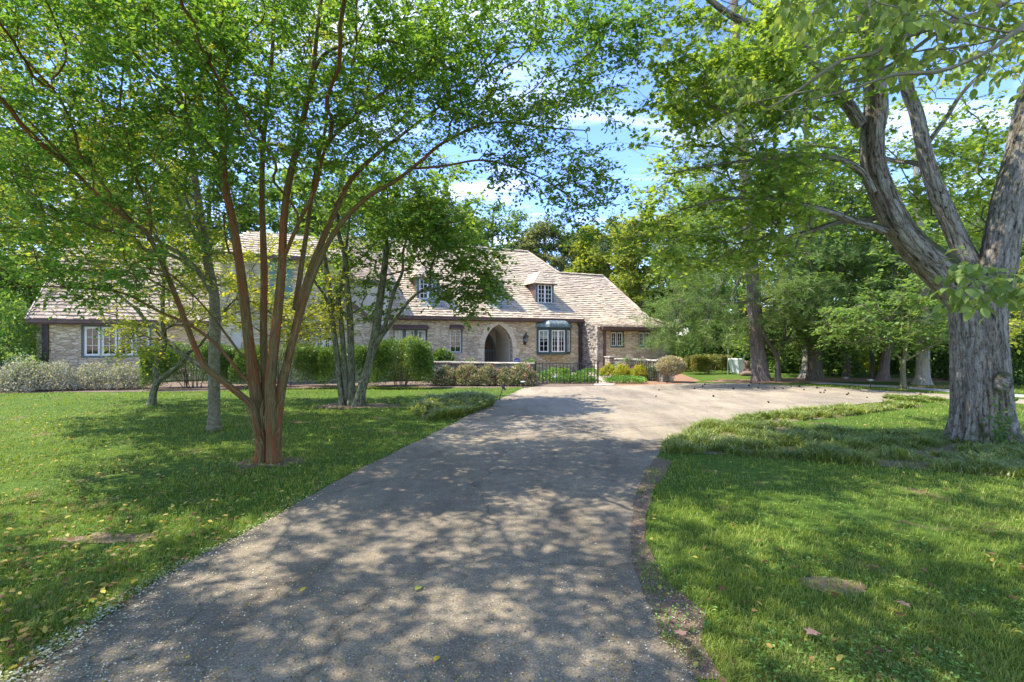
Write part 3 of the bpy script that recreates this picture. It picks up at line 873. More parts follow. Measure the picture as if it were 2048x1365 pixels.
ZE = 2.85                       # height of the main eave
SL = .913                       # pitch of the main roof
xM0, xM1 = -6.10, 4.05          # main front
xC0 = -8.06                     # left end of the stucco part
xT0 = S_of(440, -1.3)
rT, rC, rR, rL = -1.3, -.3, -1.5, 1.46
xR1 = S_of(1352, rR)
xL0 = S_of(73, rL)

# main front wall: arch, narrow window, three-light window (bay covers its own opening)
ax, ahw = -.725, .75
xn0, xn1 = S_of(900, 0), S_of(925, 0)
zn0, zn1 = Z_of(707, xn0, 0), Z_of(658, xn0, 0)
x30, x31 = S_of(787, 0), S_of(855, 0)
z31 = Z_of(658, x30, 0); z30 = z31 - 1.15
arch_out = gothic(ax, ahw, 1.28, 2.42, 9, .0)
wall_panel('wall', rect(xM0, xM1, -.05, 2.95), [[(x, max(z, .02)) for x, z in arch_out], rect(xn0, xn1, zn0, zn1), rect(x30, x31, z30, z31)], 0, M['stone'], .30)
window(xn0, xn1, zn0, zn1, .12, 1, 4, 2, M['greenwood'], .035, sash=.045)
window(x30, x31, z30, z31, .12, 3, 3, 2, M['greenwood'], .06, blind=1.0, mullion=.16)
# brown sloping hoods over both windows
def hood(x0, x1, z, r, out=.28, h=.22, parent=house):
    mb = MB()
    mb.add([(x0 - .04, r - out, z), (x1 + .04, r - out, z), (x1 + .04, r + .01, z), (x0 - .04, r + .01, z), (x0, r + .01, z + h), (x1, r + .01, z + h), (x0 - .04, r - out, z + .04), (x1 + .04, r - out, z + .04)],
           [(0, 1, 2, 3), (0, 1, 7, 6), (6, 7, 5, 4), (0, 3, 4, 6), (1, 2, 5, 7), (2, 3, 4, 5)])
    return mb.build('window_hood', M['copper'], parent)
hood(xn0, xn1, zn1, 0, .22, .20); hood(x30, x31, z31, 0, .22, .20)

# voussoirs round the arch
vo = MB(); inner = gothic(ax, ahw, 1.28, 2.42, 11, 0.0)
for sgn in (-1, 1):
    Rr = ((2.42 - 1.28) ** 2 + ahw ** 2) / (2 * ahw); a1 = math.acos((Rr - ahw) / Rr); cx = ax - sgn * (Rr - ahw)
    n = 11
    for k in range(n):
        a, b_ = a1 * k / n + .006, a1 * (k + 1) / n - .006
        if k == n - 1: b_ = a1 - .002
        ro = Rr + .27 + random.uniform(-.06, .07)
        pts = [(cx + sgn * q * math.cos(t), 1.28 + q * math.sin(t)) for q, t in ((Rr + .001, a), (ro, a), (ro, b_), (Rr + .001, b_))]
        vo.prism(pts, -.022 - random.random() * .012, .02)
    z = .02
    while z < 1.26:
        hh = min(random.uniform(.10, .19), 1.27 - z); w = random.uniform(.18, .38)
        xa = ax + sgn * (ahw + .001); xb = ax + sgn * (ahw + w)
        vo.box(min(xa, xb), max(xa, xb), -.02 - random.random() * .012, .02, z, z + hh - .012); z += hh
vo.prism([(ax - .07, 2.43), (ax + .07, 2.43), (ax + .11, 2.76), (ax - .11, 2.76)], -.04, .02)
vo.build('arch_stones', M['arch_stone'], house)

# porch recess behind the arch: stucco sides, floor, arched door
pr = MB()
pr.box(ax - ahw - .12, ax - ahw - .002, .302, 2.2, 0, 2.9); pr.box(ax + ahw + .002, ax + ahw + .12, .302, 2.2, 0, 2.9)
pr.box(ax - ahw, ax + ahw, .302, 2.2, 2.46, 2.6); pr.box(ax - ahw, ax + ahw, 2.2, 2.3, 0, 2.6)
pr.build('porch_wall', M['stucco'], house)
st = MB(); st.box(ax - ahw - .1, ax + ahw + .1, -.35, 2.2, .0, .12); st.build('porch_step', M['flag_grey'], house)
rv = wall_panel('arch_lining', rect(ax - ahw - .1, ax + ahw + .1, .0, 2.6), [gothic(ax, ahw - .015, 1.28, 2.405, 9, .13)], .304, M['stucco'], .9)
dframe = gothic(ax, .70, 1.15, 2.16, 9, .12); din = gothic(ax, .60, 1.15, 2.04, 9, .12)
door = MB(); door.prism(din, 2.12, 2.16); do = door.build('door', M['door'], house)
df = MB()
for i in range(len(dframe) - 1):
    a, b_, c, d = dframe[i], dframe[i + 1], din[i + 1], din[i]
    df.add([(a[0], 2.08, a[1]), (b_[0], 2.08, b_[1]), (c[0], 2.08, c[1]), (d[0], 2.08, d[1]), (a[0], 2.2, a[1]), (b_[0], 2.2, b_[1]), (c[0], 2.2, c[1]), (d[0], 2.2, d[1])],
           [(0, 1, 2, 3), (0, 4, 5, 1), (3, 2, 6, 7)])
df.build('door_frame', M['greenwood'], do)
dr = MB(); dr.box(ax - .6, ax + .6, 2.09, 2.118, 1.02, 1.14)
for k in range(9): dr.box(ax - .57 + k * .14, ax - .53 + k * .14, 2.09, 2.118, .14, 1.01)
dr.build('door_rail', M['greenwood'], do)
hd = MB(); hd.tube([(ax + .48, 2.07, 1.05), (ax + .48, 2.03, 1.1), (ax + .48, 2.03, 1.2), (ax + .48, 2.07, 1.25)], .012, 6); hd.build('door_handle', M['iron'], do)

# right wing: side return and front
rw = MB(); rw.add([(xM1, 0, -.05), (xM1, rR, -.05), (xM1, rR, 2.42), (xM1, rR * .75, 2.48), (xM1, rR * .5, 2.60), (xM1, rR * .25, 2.78), (xM1, 0, 2.98)], [(0, 1, 2, 3, 4, 5, 6)])
rw.build('side_wall', M['stone_grey'], house)  # shade on this return is put into its greyer stone colour
qn = MB(); z = .0
while z < 2.36:
    hh = random.uniform(.09, .17); w = random.uniform(.10, .34); d = random.uniform(.04, .10)
    qn.box(xM1 - d * .7, xM1 + w, rR - .03 - d * .25, rR + random.uniform(.08, .28), z, min(z + hh - .012, 2.38)); z += hh
qn.build('quoin', M['stone_pale'], house, bevel=.015)  # paler than the return: sun on the corner put into the colour
# rough relief stones on the return wall, in its shade-darkened grey
rs = MB()
for k in range(150):
    y = random.uniform(rR + .2, -.1); z = random.uniform(.05, 2.35 + .3 * (y - rR) / 1.5); w = random.uniform(.05, .16); h = random.uniform(.03, .06)
    rs.box(xM1 - random.uniform(.015, .05), xM1 + .02, y - w, y + w, z - h, z + h)
rs.build('relief_stone', M['stone_grey'], house, bevel=.01)
wr = []
for pa, pb in ((1221, 1249), (1277, 1303)):
    a, b_ = S_of(pa, rR), S_of(pb, rR); wr.append((a, b_, 1.6 - (695.5 - 682.5) / 1000 * 25.5, 2.12))
wall_panel('wall', rect(xM1 + .001, xR1, -.05, 2.36), [rect(a, b_, c, d) for a, b_, c, d in wr], rR, M['stone'], .25)
for a, b_, c, d in wr: window(a, b_, c, d, rR + .07, 2, 3, 2, M['green'], .07)
rw = MB(); rw.add([(xR1, rR, -.05), (xR1, 8, -.05), (xR1, 8, 2.4), (xR1, rR, 2.4)], [(0, 1, 2, 3)]); rw.add([(xL0, 8.5, 0), (xR1, 8.5, 0), (xR1, 8.5, 2.9), (xL0, 8.5, 2.9)], [(0, 1, 2, 3)])
rw.build('end_wall', M['stone'], house)

# stucco part
wall_panel('stucco_wall', rect(xC0 - .3, xM0 - .002, -.05, 4.30), [], rC, M['stucco'], .1)
cs_ = MB(); cs_.add([(xM0 - .002, rC, 0), (xM0 - .002, 1.6, 0), (xM0 - .002, 1.6, 4.3), (xM0 - .002, rC, 4.3)], [(0, 1, 2, 3)]); cs_.build('stucco_side', M['stucco'], house)

# two-storey stone block with raking wing wall
xw1 = S_of(757, rT)
zT = 5.0
tw0, tw1 = S_of(551, rT), S_of(571, rT)
lw0, lw1 = S_of(630, rT), S_of(664, rT)
kw0, kw1 = S_of(462, rT), S_of(482, rT)
holesT = [rect(tw0, tw1, 3.05, 3.78), rect(tw0, tw1, 3.95, 4.85), rect(lw0, lw1, 1.15, 2.2), rect(kw0, kw1, 1.2, 2.05)]
outT = [(xT0, -.05), (xw1, -.05), (xw1, 2.22), (-8.06, 3.25), (-8.061, zT), (xT0, zT)]
wall_panel('wall', outT, holesT, rT, M['stone'], .25)
ts = MB()
ts.add([(-8.06, rT, 2.4), (-8.06, 3.5, 2.4), (-8.06, 3.5, zT), (-8.06, rT, zT)], [(0, 1, 2, 3)])
ts.add([(xT0, rT, 0), (xT0, 3.5, 0), (xT0, 3.5, zT), (xT0, rT, zT)], [(0, 1, 2, 3)])
ts.add([(-8.06, 3.5, 2.4), (xT0, 3.5, 2.4), (xT0, 3.5, zT), (-8.06, 3.5, zT)], [(0, 1, 2, 3)])
ts.add([(xw1, rT, -.05), (xw1, rC, -.05), (xw1, rC, 2.22), (xw1, rT, 2.22)], [(0, 1, 2, 3)])
ts.build('side_wall', M['stone'], house)
window(tw0, tw1, 3.95, 4.85, rT + .1, 1, 3, 2, M['teal'], .04); window(tw0, tw1, 3.05, 3.78, rT + .1, 1, 2, 2, M['teal'], .04)
window(lw0, lw1, 1.15, 2.2, rT + .1, 2, 3, 2, M['white'], .03, sash=.07); window(kw0, kw1, 1.2, 2.05, rT + .1, 2, 3, 2, M['white'], .03)
for a, b_, c, d in ((S_of(540, rT), tw0 - .02, 3.93, 4.87), (tw1 + .02, S_of(583, rT), 3.03, 3.80), (tw1 + .02, S_of(583, rT), 3.93, 4.87), (S_of(540, rT), tw0 - .02, 3.03, 3.80)):
    sh = MB(); sh.box(a, b_, rT - .05, rT - .01, c, d); so = sh.build('shutter', M['teal'], house)
    sl = MB(); z = c + .06
    while z < d - .08: sl.box(a + .04, b_ - .04, rT - .065, rT - .048, z, z + .03); z += .055
    sl.build('slat', M['teal'], so)
hood(lw0, lw1, 2.22, rT, .2, .12)
wl = MB(); xx = S_of(632, rT); wl.prism([(xx - .12, 2.78), (xx + .12, 2.78), (xx + .16, 2.98), (xx - .16, 2.98)], rT - .16, rT - .01); wl.build('wall_light', M['copper'], house)
# raking board
rk = MB(); a = Vector((xw1 + .22, 0, 2.10)); b_ = Vector((-8.05, 0, 3.33)); d = (b_ - a); nrm = Vector((-d.z, 0, d.x)).normalized()
c = (a + b_) / 2
rk.obox((c.x, (rT + rC) / 2 - .06, c.z), (d.x / 2, 0, d.z / 2), (0, (rC - rT) / 2 + .06, 0), (nrm.x * .07, 0, nrm.z * .07))
rk.build('raking_board', M['copper'], house)

# left wing
lx0, lx1 = S_of(162, rL), S_of(303, rL)
wall_panel('wall', rect(xL0, xT0 + .5, -.05, 2.50), [rect(lx0, lx1, .95, 2.23)], rL, M['stone'], .25)
window(lx0, lx1, .95, 2.23, rL + .06, 4, 3, 2, M['greenwood'], .08, sash=.075, mullion=.03)
fas = MB(); fas.box(lx0 - .05, lx1 + .05, rL - .06, rL + .02, 2.232, 2.34); fas.build('lintel', M['stone_pale'], house)
lg = MB(); lg.add([(xL0, rL, -.05), (xL0, rL + 7.2, -.05), (xL0, rL + 7.2, 2.5), (xL0, rL + 3.6, 5.75), (xL0, rL, 2.5)], [(0, 1, 2, 3, 4)]); lg.build('gable_wall', M['stone'], house)
ds = MB(); xx = S_of(92, rL); ds.box(xx - .09, xx + .09, rL - .10, rL - .01, 0.1, 2.4); ds.build('downspout', M['iron'], house)
pt = MB(); xx = S_of(1208, rR); pt.box(xx - .06, xx + .06, rR - .10, rR - .01, .0, 2.2); pt.build('downspout', M['copper'], house)

# roofs: staggered tiles laid course by course
def roof(name, profile, bounds, mat, parent=house, wmin=.15, wmax=.30, expo=.175, thick=.05, flip=None, seed=1, skip=None):
    """profile: list of (y, z) from eave up; bounds(y) -> (x0, x1)"""
    rr = random.Random(seed)
    P = np.array(profile, float); seg = np.linalg.norm(np.diff(P, axis=0), axis=1); L = np.concatenate([[0], np.cumsum(seg)])
    def at(t): return np.array([np.interp(t, L, P[:, 0]), np.interp(t, L, P[:, 1])])
    mb = MB(); t = 0.0
    while t < L[-1] - .02:
        t1 = min(t + expo * 1.5, L[-1]); a = at(t); b_ = at(t1); tm = min(t + expo * .5, L[-1])
        am = at(tm)
        x0, x1 = bounds(am[0])
        up = b_ - a; up /= (np.linalg.norm(up) + 1e-9); nr = np.array([-up[1], up[0]])
        if nr[1] < 0: nr = -nr
        x = x0
        while x < x1 - .01:
            w = rr.uniform(wmin, wmax); xe = min(x + w, x1)
            if x1 - xe < .06: xe = x1
            j = rr.uniform(-.022, .022)
            th = thick * rr.uniform(.8, 1.3)
            p = a - up * (.02 + j) ; q = b_
            g = .006
            if skip is None or not skip((x + xe) / 2, am[0]):
                top0 = p + nr * th; bot0 = p + nr * (th - thick * 1.0)
                top1 = q + nr * .006
                mb.add([(x + g, bot0[0], bot0[1]), (xe - g, bot0[0], bot0[1]), (xe - g, top0[0], top0[1]), (x + g, top0[0], top0[1]), (x + g, top1[0], top1[1]), (xe - g, top1[0], top1[1]),
                        (x + g, q[0] - nr[0] * .03, q[1] - nr[1] * .03), (xe - g, q[0] - nr[0] * .03, q[1] - nr[1] * .03)],
                       [(0, 1, 2, 3), (3, 2, 5, 4), (0, 3, 4, 6), (1, 7, 5, 2)])
            x = xe
        t += expo
    # dark boarding underneath
    for i in range(len(P) - 1):
        (y0, z0), (y1, z1) = P[i], P[i + 1]
        n_ = 6
        for k in range(n_):
            ya, yb = y0 + (y1 - y0) * k / n_, y0 + (y1 - y0) * (k + 1) / n_; za, zb = z0 + (z1 - z0) * k / n_, z0 + (z1 - z0) * (k + 1) / n_
            a0, a1 = bounds(ya); c0, c1 = bounds(yb)
            mb.add([(a0, ya, za - .012), (a1, ya, za - .012), (c1, yb, zb - .012), (c0, yb, zb - .012)], [(0, 1, 2, 3)], .0)
    return mb.build(name, mat, parent)

def lerp(a, b_, t): return a + (b_ - a) * t
yr, zr = 4.5, ZE + SL * 4.5      # main ridge
y2, z2 = 2.96, ZE + SL * 2.96    # wing ridge
xr_main, xj, xr_wing, xe_wing = 3.05, 4.36, 7.41, 9.34
def b_upper(y):   # above the wing ridge
    t = (y - y2) / (yr - y2); return (xC0, lerp(xj, xr_main, max(0, min(1, t))))
def b_mid(y):
    t = y / y2; return (xM0 - .12, lerp(8.55, xr_wing, t))
def b_low(y):
    t = (y + 1.74) / 1.74; return (xM1 - .04, lerp(xe_wing, 8.55, max(0, min(1, t))))
wing_prof = [(-1.74, 2.30), (-1.3, 2.37), (-.9, 2.46), (-.5, 2.61), (-.2, 2.76), (0, ZE + .04)]
roof('roof', [(-.18, ZE - .12), (0, ZE + .04), (y2, z2 + .04)], lambda y: b_mid(max(y, 0)) if y >= 0 else (xM0 - .12, xM1), M['shingle'], seed=3)
roof('roof', [(y2, z2 + .04), (yr, zr + .04)], b_upper, M['shingle'], seed=4)
roof('roof', wing_prof, b_low, M['shingle'], seed=5)
# right hip end and back slopes (plain boarding, turned away from the drive)
bk = MB()
bk.add([(8.55, 0, ZE + .03), (xe_wing, -1.74, 2.29), (xe_wing, 8.0, 2.35), (xr_wing, y2, z2 + .03)], [(0, 1, 2, 3)], .4)
bk.add([(xr_main, yr, zr + .03), (xj, y2, z2 + .03), (xj + .5, y2 + 2, z2 - .2), (xr_main + 1.2, 9, ZE)], [(0, 1, 2, 3)], .4)
bk.add([(xj, y2, z2 + .03), (xr_wing, y2, z2 + .03), (xe_wing, 8.0, 2.35), (xj, 9, 2.4)], [(0, 1, 2, 3)], .4)
bk.add([(xC0, yr, zr + .03), (xr_main, yr, zr + .03), (xr_main + 1.2, 9.2, ZE), (xC0, 9.2, ZE)], [(0, 1, 2, 3)], .5)
bk.add([(xC0, yr, zr + .03), (xC0, 9.2, ZE), (xC0, 0, ZE)], [(0, 1, 2)], .5)
bk.build('back_roof', M['shingle'], house)
# ridge and hip caps
rc = MB()
def caps(a, b_):
    a = Vector(a); b_ = Vector(b_); L = (b_ - a).length; n_ = max(2, int(L / .3)); d = (b_ - a).normalized(); s = d.cross(Vector((0, 0, 1))).normalized(); u = s.cross(d)
    for k in range(n_):
        c = a + d * (L * (k + .5) / n_) + u * (.035 + .01 * (k % 2)); h = L / n_ * .54
        rc.obox(c + s * .06 - u * .02, d * h, s * .075 - u * .03, u * .014); rc.obox(c - s * .06 - u * .02, d * h, s * .075 + u * .03, u * .014)
caps((xC0, yr, zr + .06), (xr_main, yr, zr + .06)); caps((xr_main, yr, zr + .06), (xj, y2, z2 + .06)); caps((xj, y2, z2 + .06), (xr_wing, y2, z2 + .06))
caps((xr_wing, y2, z2 + .06), (8.55, 0, ZE + .06)); caps((8.55, 0, ZE + .06), (xe_wing, -1.72, 2.33))
rc.build('ridge_cap', M['shingle'], house)
# stucco part roof, tower roof, left wing roof
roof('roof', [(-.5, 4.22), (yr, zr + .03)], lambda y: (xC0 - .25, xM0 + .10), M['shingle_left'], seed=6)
sc_ = MB(); sc_.add([(xM0 + .09, -.45, 4.24), (xM0 + .09, yr, zr), (xM0 + .09, 1.45, ZE + SL * 1.45)], [(0, 1, 2)]); sc_.build('cheek_wall', M['stucco'], house)
sb = MB(); sb.box(xC0 - .2, xM0 + .08, -.56, -.44, 4.10, 4.22); sb.build('gutter', M['copper'], house)
yT1 = 1.0
roof('roof', [(rT - .28, zT - .12), (rT + 1.15, zT + 1.0)], lambda y: (lerp(xT0 - .3, xT0 + .9, (y - rT + .28) / 1.43), lerp(-7.8, -8.9, (y - rT + .28) / 1.43)), M['shingle'], seed=7)
tk = MB()
tk.add([(xT0 - .3, rT - .28, zT - .13), (xT0 + .9, rT + 1.15, zT + 1.0), (xT0 + .9, 2.4, zT + 1.0), (xT0 - .3, 3.8, zT - .13)], [(0, 1, 2, 3)], .5)
tk.add([(-7.8, rT - .28, zT - .13), (-8.9, rT + 1.15, zT + 1.0), (-8.9, 2.4, zT + 1.0), (-7.8, 3.8, zT - .13)], [(0, 1, 2, 3)], .5)
tk.add([(xT0 + .9, rT + 1.15, zT + 1.0), (-8.9, rT + 1.15, zT + 1.0), (-8.9, 2.4, zT + 1.0), (xT0 + .9, 2.4, zT + 1.0)], [(0, 1, 2, 3)], .5)
tk.add([(xT0 + .9, 2.4, zT + 1.0), (-8.9, 2.4, zT + 1.0), (-7.8, 3.8, zT - .13), (xT0 - .3, 3.8, zT - .13)], [(0, 1, 2, 3)], .5)
tk.build('tower_roof', M['shingle'], house)
tg = MB(); tg.box(xT0 - .32, -7.78, rT - .34, rT - .26, zT - .24, zT - .12); tg.build('gutter', M['copper'], house)
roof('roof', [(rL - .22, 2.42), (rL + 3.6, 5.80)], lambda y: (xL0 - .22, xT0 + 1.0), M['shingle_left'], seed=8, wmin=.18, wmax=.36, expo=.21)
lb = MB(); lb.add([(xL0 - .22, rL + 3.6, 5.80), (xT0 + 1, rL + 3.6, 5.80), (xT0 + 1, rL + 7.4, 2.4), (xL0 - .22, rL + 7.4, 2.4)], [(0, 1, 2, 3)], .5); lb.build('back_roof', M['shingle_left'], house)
bb = MB(); a = Vector((0, rL - .25, 2.36)); b_ = Vector((0, rL + 3.6, 5.76)); d = b_ - a; c = (a + b_) / 2
bb.obox((xL0 - .21, c.y, c.z), (.02, 0, 0), d / 2, Vector((0, -d.z, d.y)).normalized() * .09); bb.build('barge_board', M['copper'], house)

# gutters, leader head and downspout
def gutter(x0, x1, y, z):
    gt = MB()
    gt.box(x0, x1, y - .11, y + .02, z - .14, z - .01)
    gt.box(x0, x1, y - .135, y - .10, z - .035, z + .005)
    gt.box(x0, x1, y + .018, y + .12, z - .20, z - .06)
    gt.build('gutter', M['copper'], house)
gutter(xM0 + .0, xM1 + .04, -.20, ZE - .10); gutter(xM1 + .06, xe_wing - .1, -1.78, 2.31); gutter(xL0 - .2, xT0, rL - .24, 2.42)
xs = S_of(1158, 0)
dp = MB(); dp.prism([(xs - .08, 2.38), (xs + .08, 2.38), (xs + .17, 2.60), (xs + .19, 2.72), (xs - .19, 2.72), (xs - .17, 2.60)], -.24, -.02)
dp.box(xs - .06, xs + .06, -.17, -.05, .0, 2.38); dp.box(xs - .08, xs + .08, -.19, -.03, 1.2, 1.24); dp.box(xs - .15, xs + .15, -.22, -.1, 2.72, 2.76)
dp.build('downspout', M['iron'], house)

# dormers
def dormer(xc, w=1.06, z0=None, y0=.77, zt=4.66, zp=5.36):
    zs = ZE + SL * y0 + .05
    x0, x1 = xc - w / 2, xc + w / 2
    yb = (zt - ZE) / SL
    mb = MB()
    mb.add([(x0, y0 + .04, zs - .05), (x1, y0 + .04, zs - .05), (x1, y0 + .04, zt), (x0, y0 + .04, zt)], [(0, 1, 2, 3)])
    for x in (x0, x1): mb.add([(x, y0 + .04, zs - .06), (x, yb, zt), (x, y0 + .04, zt)], [(0, 1, 2)])
    d = mb.build('dormer', M['copper'], house)
    fr = MB(); fr.box(x0 - .02, x0 + .11, y0, y0 + .038, zs, zt); fr.box(x1 - .11, x1 + .02, y0, y0 + .038, zs, zt); fr.box(x0 + .11, x1 - .11, y0, y0 + .038, zt - .07, zt); fr.box(x0 - .03, x1 + .03, y0 - .06, y0 + .03, zs - .06, zs + .001)
    fr.build('casing', M['greenwood'], d)
    wx0, wx1, wz0, wz1 = x0 + .11, x1 - .11, zs + .002, zt - .07
    sa = MB(); gl_ = MB(); w_ = (wx1 - wx0) / 2
    for k in (0, 1):
        a, b_ = wx0 + k * w_, wx0 + (k + 1) * w_
        sa.box(a, a + .045, y0 - .025, y0 + .035, wz0, wz1); sa.box(b_ - .045, b_, y0 - .025, y0 + .035, wz0, wz1)
        sa.box(a + .045, b_ - .045, y0 - .024, y0 + .034, wz0, wz0 + .05); sa.box(a + .045, b_ - .045, y0 - .024, y0 + .034, wz1 - .05, wz1)
        sa.box((a + b_) / 2 - .012, (a + b_) / 2 + .012, y0 - .018, y0 + .03, wz0 + .05, wz1 - .05)
        for q in range(1, 4):
            zz = wz0 + .05 + (wz1 - wz0 - .1) * q / 4; sa.box(a + .045, b_ - .045, y0 - .016, y0 + .028, zz - .012, zz + .012)
        gl_.add([(a, y0 - .004, wz0), (b_, y0 - .004, wz0), (b_, y0 - .004, wz1), (a, y0 - .004, wz1)], [(0, 1, 2, 3)])
    sa.build('sash', M['white'], d); gl_.build('pane', M['glass'], d)
    ib = MB(); ib.add([(wx0, y0 + .033, wz0), (wx1, y0 + .033, wz0), (wx1, y0 + .033, wz1), (wx0, y0 + .033, wz1)], [(0, 1, 2, 3)]); ib.build('room_shade_panel', M['interior'], d)  # dark sheet painted as the shade inside the dormer
    # hipped tiled roof of the dormer
    e = .17; zx = zt - .04; yp = y0 + .42; ye = (zp - ZE) / SL
    rf = MB()
    def tri_course(A, B, P, n=6):
        """courses on a sloping triangle/quad: A,B eave ends, P list of top ends"""
        A, B = Vector(A), Vector(B); P0, P1 = Vector(P[0]), Vector(P[1])
        nr = (B - A).cross(P0 - A).normalized()
        if nr.z < 0: nr = -nr
        for k in range(n):
            t0, t1 = k / n, min(1, (k + 1.4) / n)
            a0, b0, a1, b1 = A.lerp(P0, t0), B.lerp(P1, t0), A.lerp(P0, t1), B.lerp(P1, t1)
            m_ = max(1, int((b0 - a0).length / .2))
            for j in range(m_):
                u0, u1 = j / m_, (j + 1) / m_
                jit = random.uniform(-.012, .012)
                q0, q1 = a0.lerp(b0, u0), a0.lerp(b0, u1); r0, r1 = a1.lerp(b1, u0), a1.lerp(b1, u1)
                q0 = q0 + (q0 - r0).normalized() * jit; q1 = q1 + (q1 - r1).normalized() * jit
                rf.add([q0, q1, q1 + nr * .035, q0 + nr * .035, r1 + nr * .008, r0 + nr * .008], [(0, 1, 2, 3), (3, 2, 4, 5)])
        rf.add([A, B, P1, P0] if (P1 - P0).length > .01 else [A, B, P0], [(0, 1, 2, 3)] if (P1 - P0).length > .01 else [(0, 1, 2)], .3)
    yb2 = (zx - ZE) / SL
    tri_course((x0 - e, y0 - e, zx), (x1 + e, y0 - e, zx), [(xc, yp, zp), (xc, yp, zp)])
    tri_course((x0 - e, yb2, zx), (x0 - e, y0 - e, zx), [(xc, ye, zp), (xc, yp, zp)])
    tri_course((x1 + e, yb2, zx), (x1 + e, y0 - e, zx), [(xc, ye, zp), (xc, yp, zp)])
    rf.build('dormer_roof', M['shingle'], d)
    # copper apron under the sill
    ap = MB(); ya = y0 - .46
    ap.add([(x0 + .0, y0, ZE + SL * y0 + .09), (x1 + .1, y0, ZE + SL * y0 + .09), (x1 + .22, ya, ZE + SL * ya + .10), (x0 + .1, ya, ZE + SL * ya + .10)], [(0, 1, 2, 3)])
    ap.build('apron', M['verdigris'], d)
    sf = MB(); sf.box(x0 - e + .02, x1 + e - .02, y0 - e + .02, y0 + .1, zx - .05, zx - .004); sf.build('soffit', M['copper'], d)
for pxc in (1089.5, 988, 856): dormer(S_of(pxc, .77))

# bay window
bx0, bx1, bx2, bx3, by = 1.43, 1.90, 2.81, 3.32, -.46
bz0, bz1 = .975, 2.30
bay = MB()
plan = [(bx0, 0), (bx1, by), (bx2, by), (bx3, 0)]
def plan_off(o): return [(bx0 - o, -.001), (bx1 - o * .4, by - o), (bx2 + o * .4, by - o), (bx3 + o, -.001)]
def slab(mb, pl, z0, z1):
    n_ = len(pl); vs = [(x, y, z0) for x, y in pl] + [(x, y, z1) for x, y in pl]
    mb.add(vs, [tuple(range(n_))[::-1], tuple(range(n_, 2 * n_))] + [(i, (i + 1) % n_, (i + 1) % n_ + n_, i + n_) for i in range(n_)])
slab(bay, plan_off(.05), bz0 - .07, bz0 + .06); slab(bay, plan_off(.02), bz1 - .14, bz1)
for x, y in plan:
    bay.obox((x, y - .02, (bz0 + bz1) / 2), (.055, 0, 0), (0, .05, 0), (0, 0, (bz1 - bz0) / 2 - .05))
bo = bay.build('bay_window', M['green'], house)
def bay_light(a, b_, lights):
    a = Vector((a[0], a[1], 0)); b_ = Vector((b_[0], b_[1], 0)); d = (b_ - a); L = d.length; d.normalize(); nn = Vector((d.y, -d.x, 0))
    z0, z1 = bz0 + .07, bz1 - .15; m0 = .07; fw = .05
    s_, g_, w_ = MB(), MB(), (L - 2 * m0) / lights
    for k in range(lights):
        p = a + d * (m0 + k * w_); q = a + d * (m0 + (k + 1) * w_)
        def bar(u0, u1, za, zb, off=0.0, th=.022):
            c = a + d * ((u0 + u1) / 2) + nn * off; s_.obox((c.x, c.y, (za + zb) / 2), d * (u1 - u0) / 2, nn * th, (0, 0, (zb - za) / 2))
        u0 = m0 + k * w_ + .004; u1 = m0 + (k + 1) * w_ - .004
        bar(u0, u0 + fw, z0, z1, .02); bar(u1 - fw, u1, z0, z1, .02); bar(u0 + fw, u1 - fw, z0, z0 + fw, .019); bar(u0 + fw, u1 - fw, z1 - fw, z1, .019)
        bar((u0 + u1) / 2 - .01, (u0 + u1) / 2 + .01, z0 + fw, z1 - fw, .012, .015)
        for j in range(1, 4):
            zz = z0 + fw + (z1 - z0 - 2 * fw) * j / 4; bar(u0 + fw, u1 - fw, zz - .009, zz + .009, .01, .014)
        g_.add([(*p.xy, z0), (*q.xy, z0), (*q.xy, z1), (*p.xy, z1)], [(0, 1, 2, 3)])
    s_.build('sash', M['white'], bo); g_.build('pane', M['glass'], bo)
    bl = MB(); zb = lerp(z1, z0, .40); o_ = -nn * .05
    bl.add([(a.x + d.x * m0 + o_.x, a.y + d.y * m0 + o_.y, zb), (b_.x - d.x * m0 + o_.x, b_.y - d.y * m0 + o_.y, zb), (b_.x - d.x * m0 + o_.x, b_.y - d.y * m0 + o_.y, z1), (a.x + d.x * m0 + o_.x, a.y + d.y * m0 + o_.y, z1)], [(0, 1, 2, 3)])
    bl.build('blind', M['blind'], bo)
bay_light(plan[0], plan[1], 1); bay_light(plan[1], plan[2], 2); bay_light(plan[2], plan[3], 1)
ib = MB(); ib.box(bx0 + .1, bx3 - .1, -.012, -.004, bz0, bz1); ib.build('room_shade_panel', M['interior'], bo)  # dark sheet painted as the shaded room behind the bay
# swept copper roof
cr = MB(); NS = 8; rings = []
for k in range(NS + 1):
    t = k / NS; o = .14 * (1 - t) ** 1.5; sh = 1 - .86 * t ** .9
    z = bz1 + .02 + .44 * (t ** .62)
    cx_ = (bx0 + bx3) / 2
    yy = lerp(by - .14, -.06, t ** 1.7)
    hw = lerp((bx3 - bx0) / 2 + .14, .52, t ** 1.5); hf = lerp((bx2 - bx1) / 2 + .10, .42, t ** 1.5)
    rings.append([(cx_ - hw, -.001, z), (cx_ - hf - .02, yy, z), (cx_ + hf - .02, yy, z), (cx_ + hw, -.001, z)])
vs = [p for rg_ in rings for p in rg_]; fs = []
for k in range(NS):
    for j in range(3): fs.append((k * 4 + j, k * 4 + j + 1, (k + 1) * 4 + j + 1, (k + 1) * 4 + j))
fs.append((NS * 4, NS * 4 + 1, NS * 4 + 2, NS * 4 + 3)); fs.append((0, 1, 2, 3))
cr.add(vs, fs); cr.build('bay_roof', M['verdigris'], bo)
rm = MB()
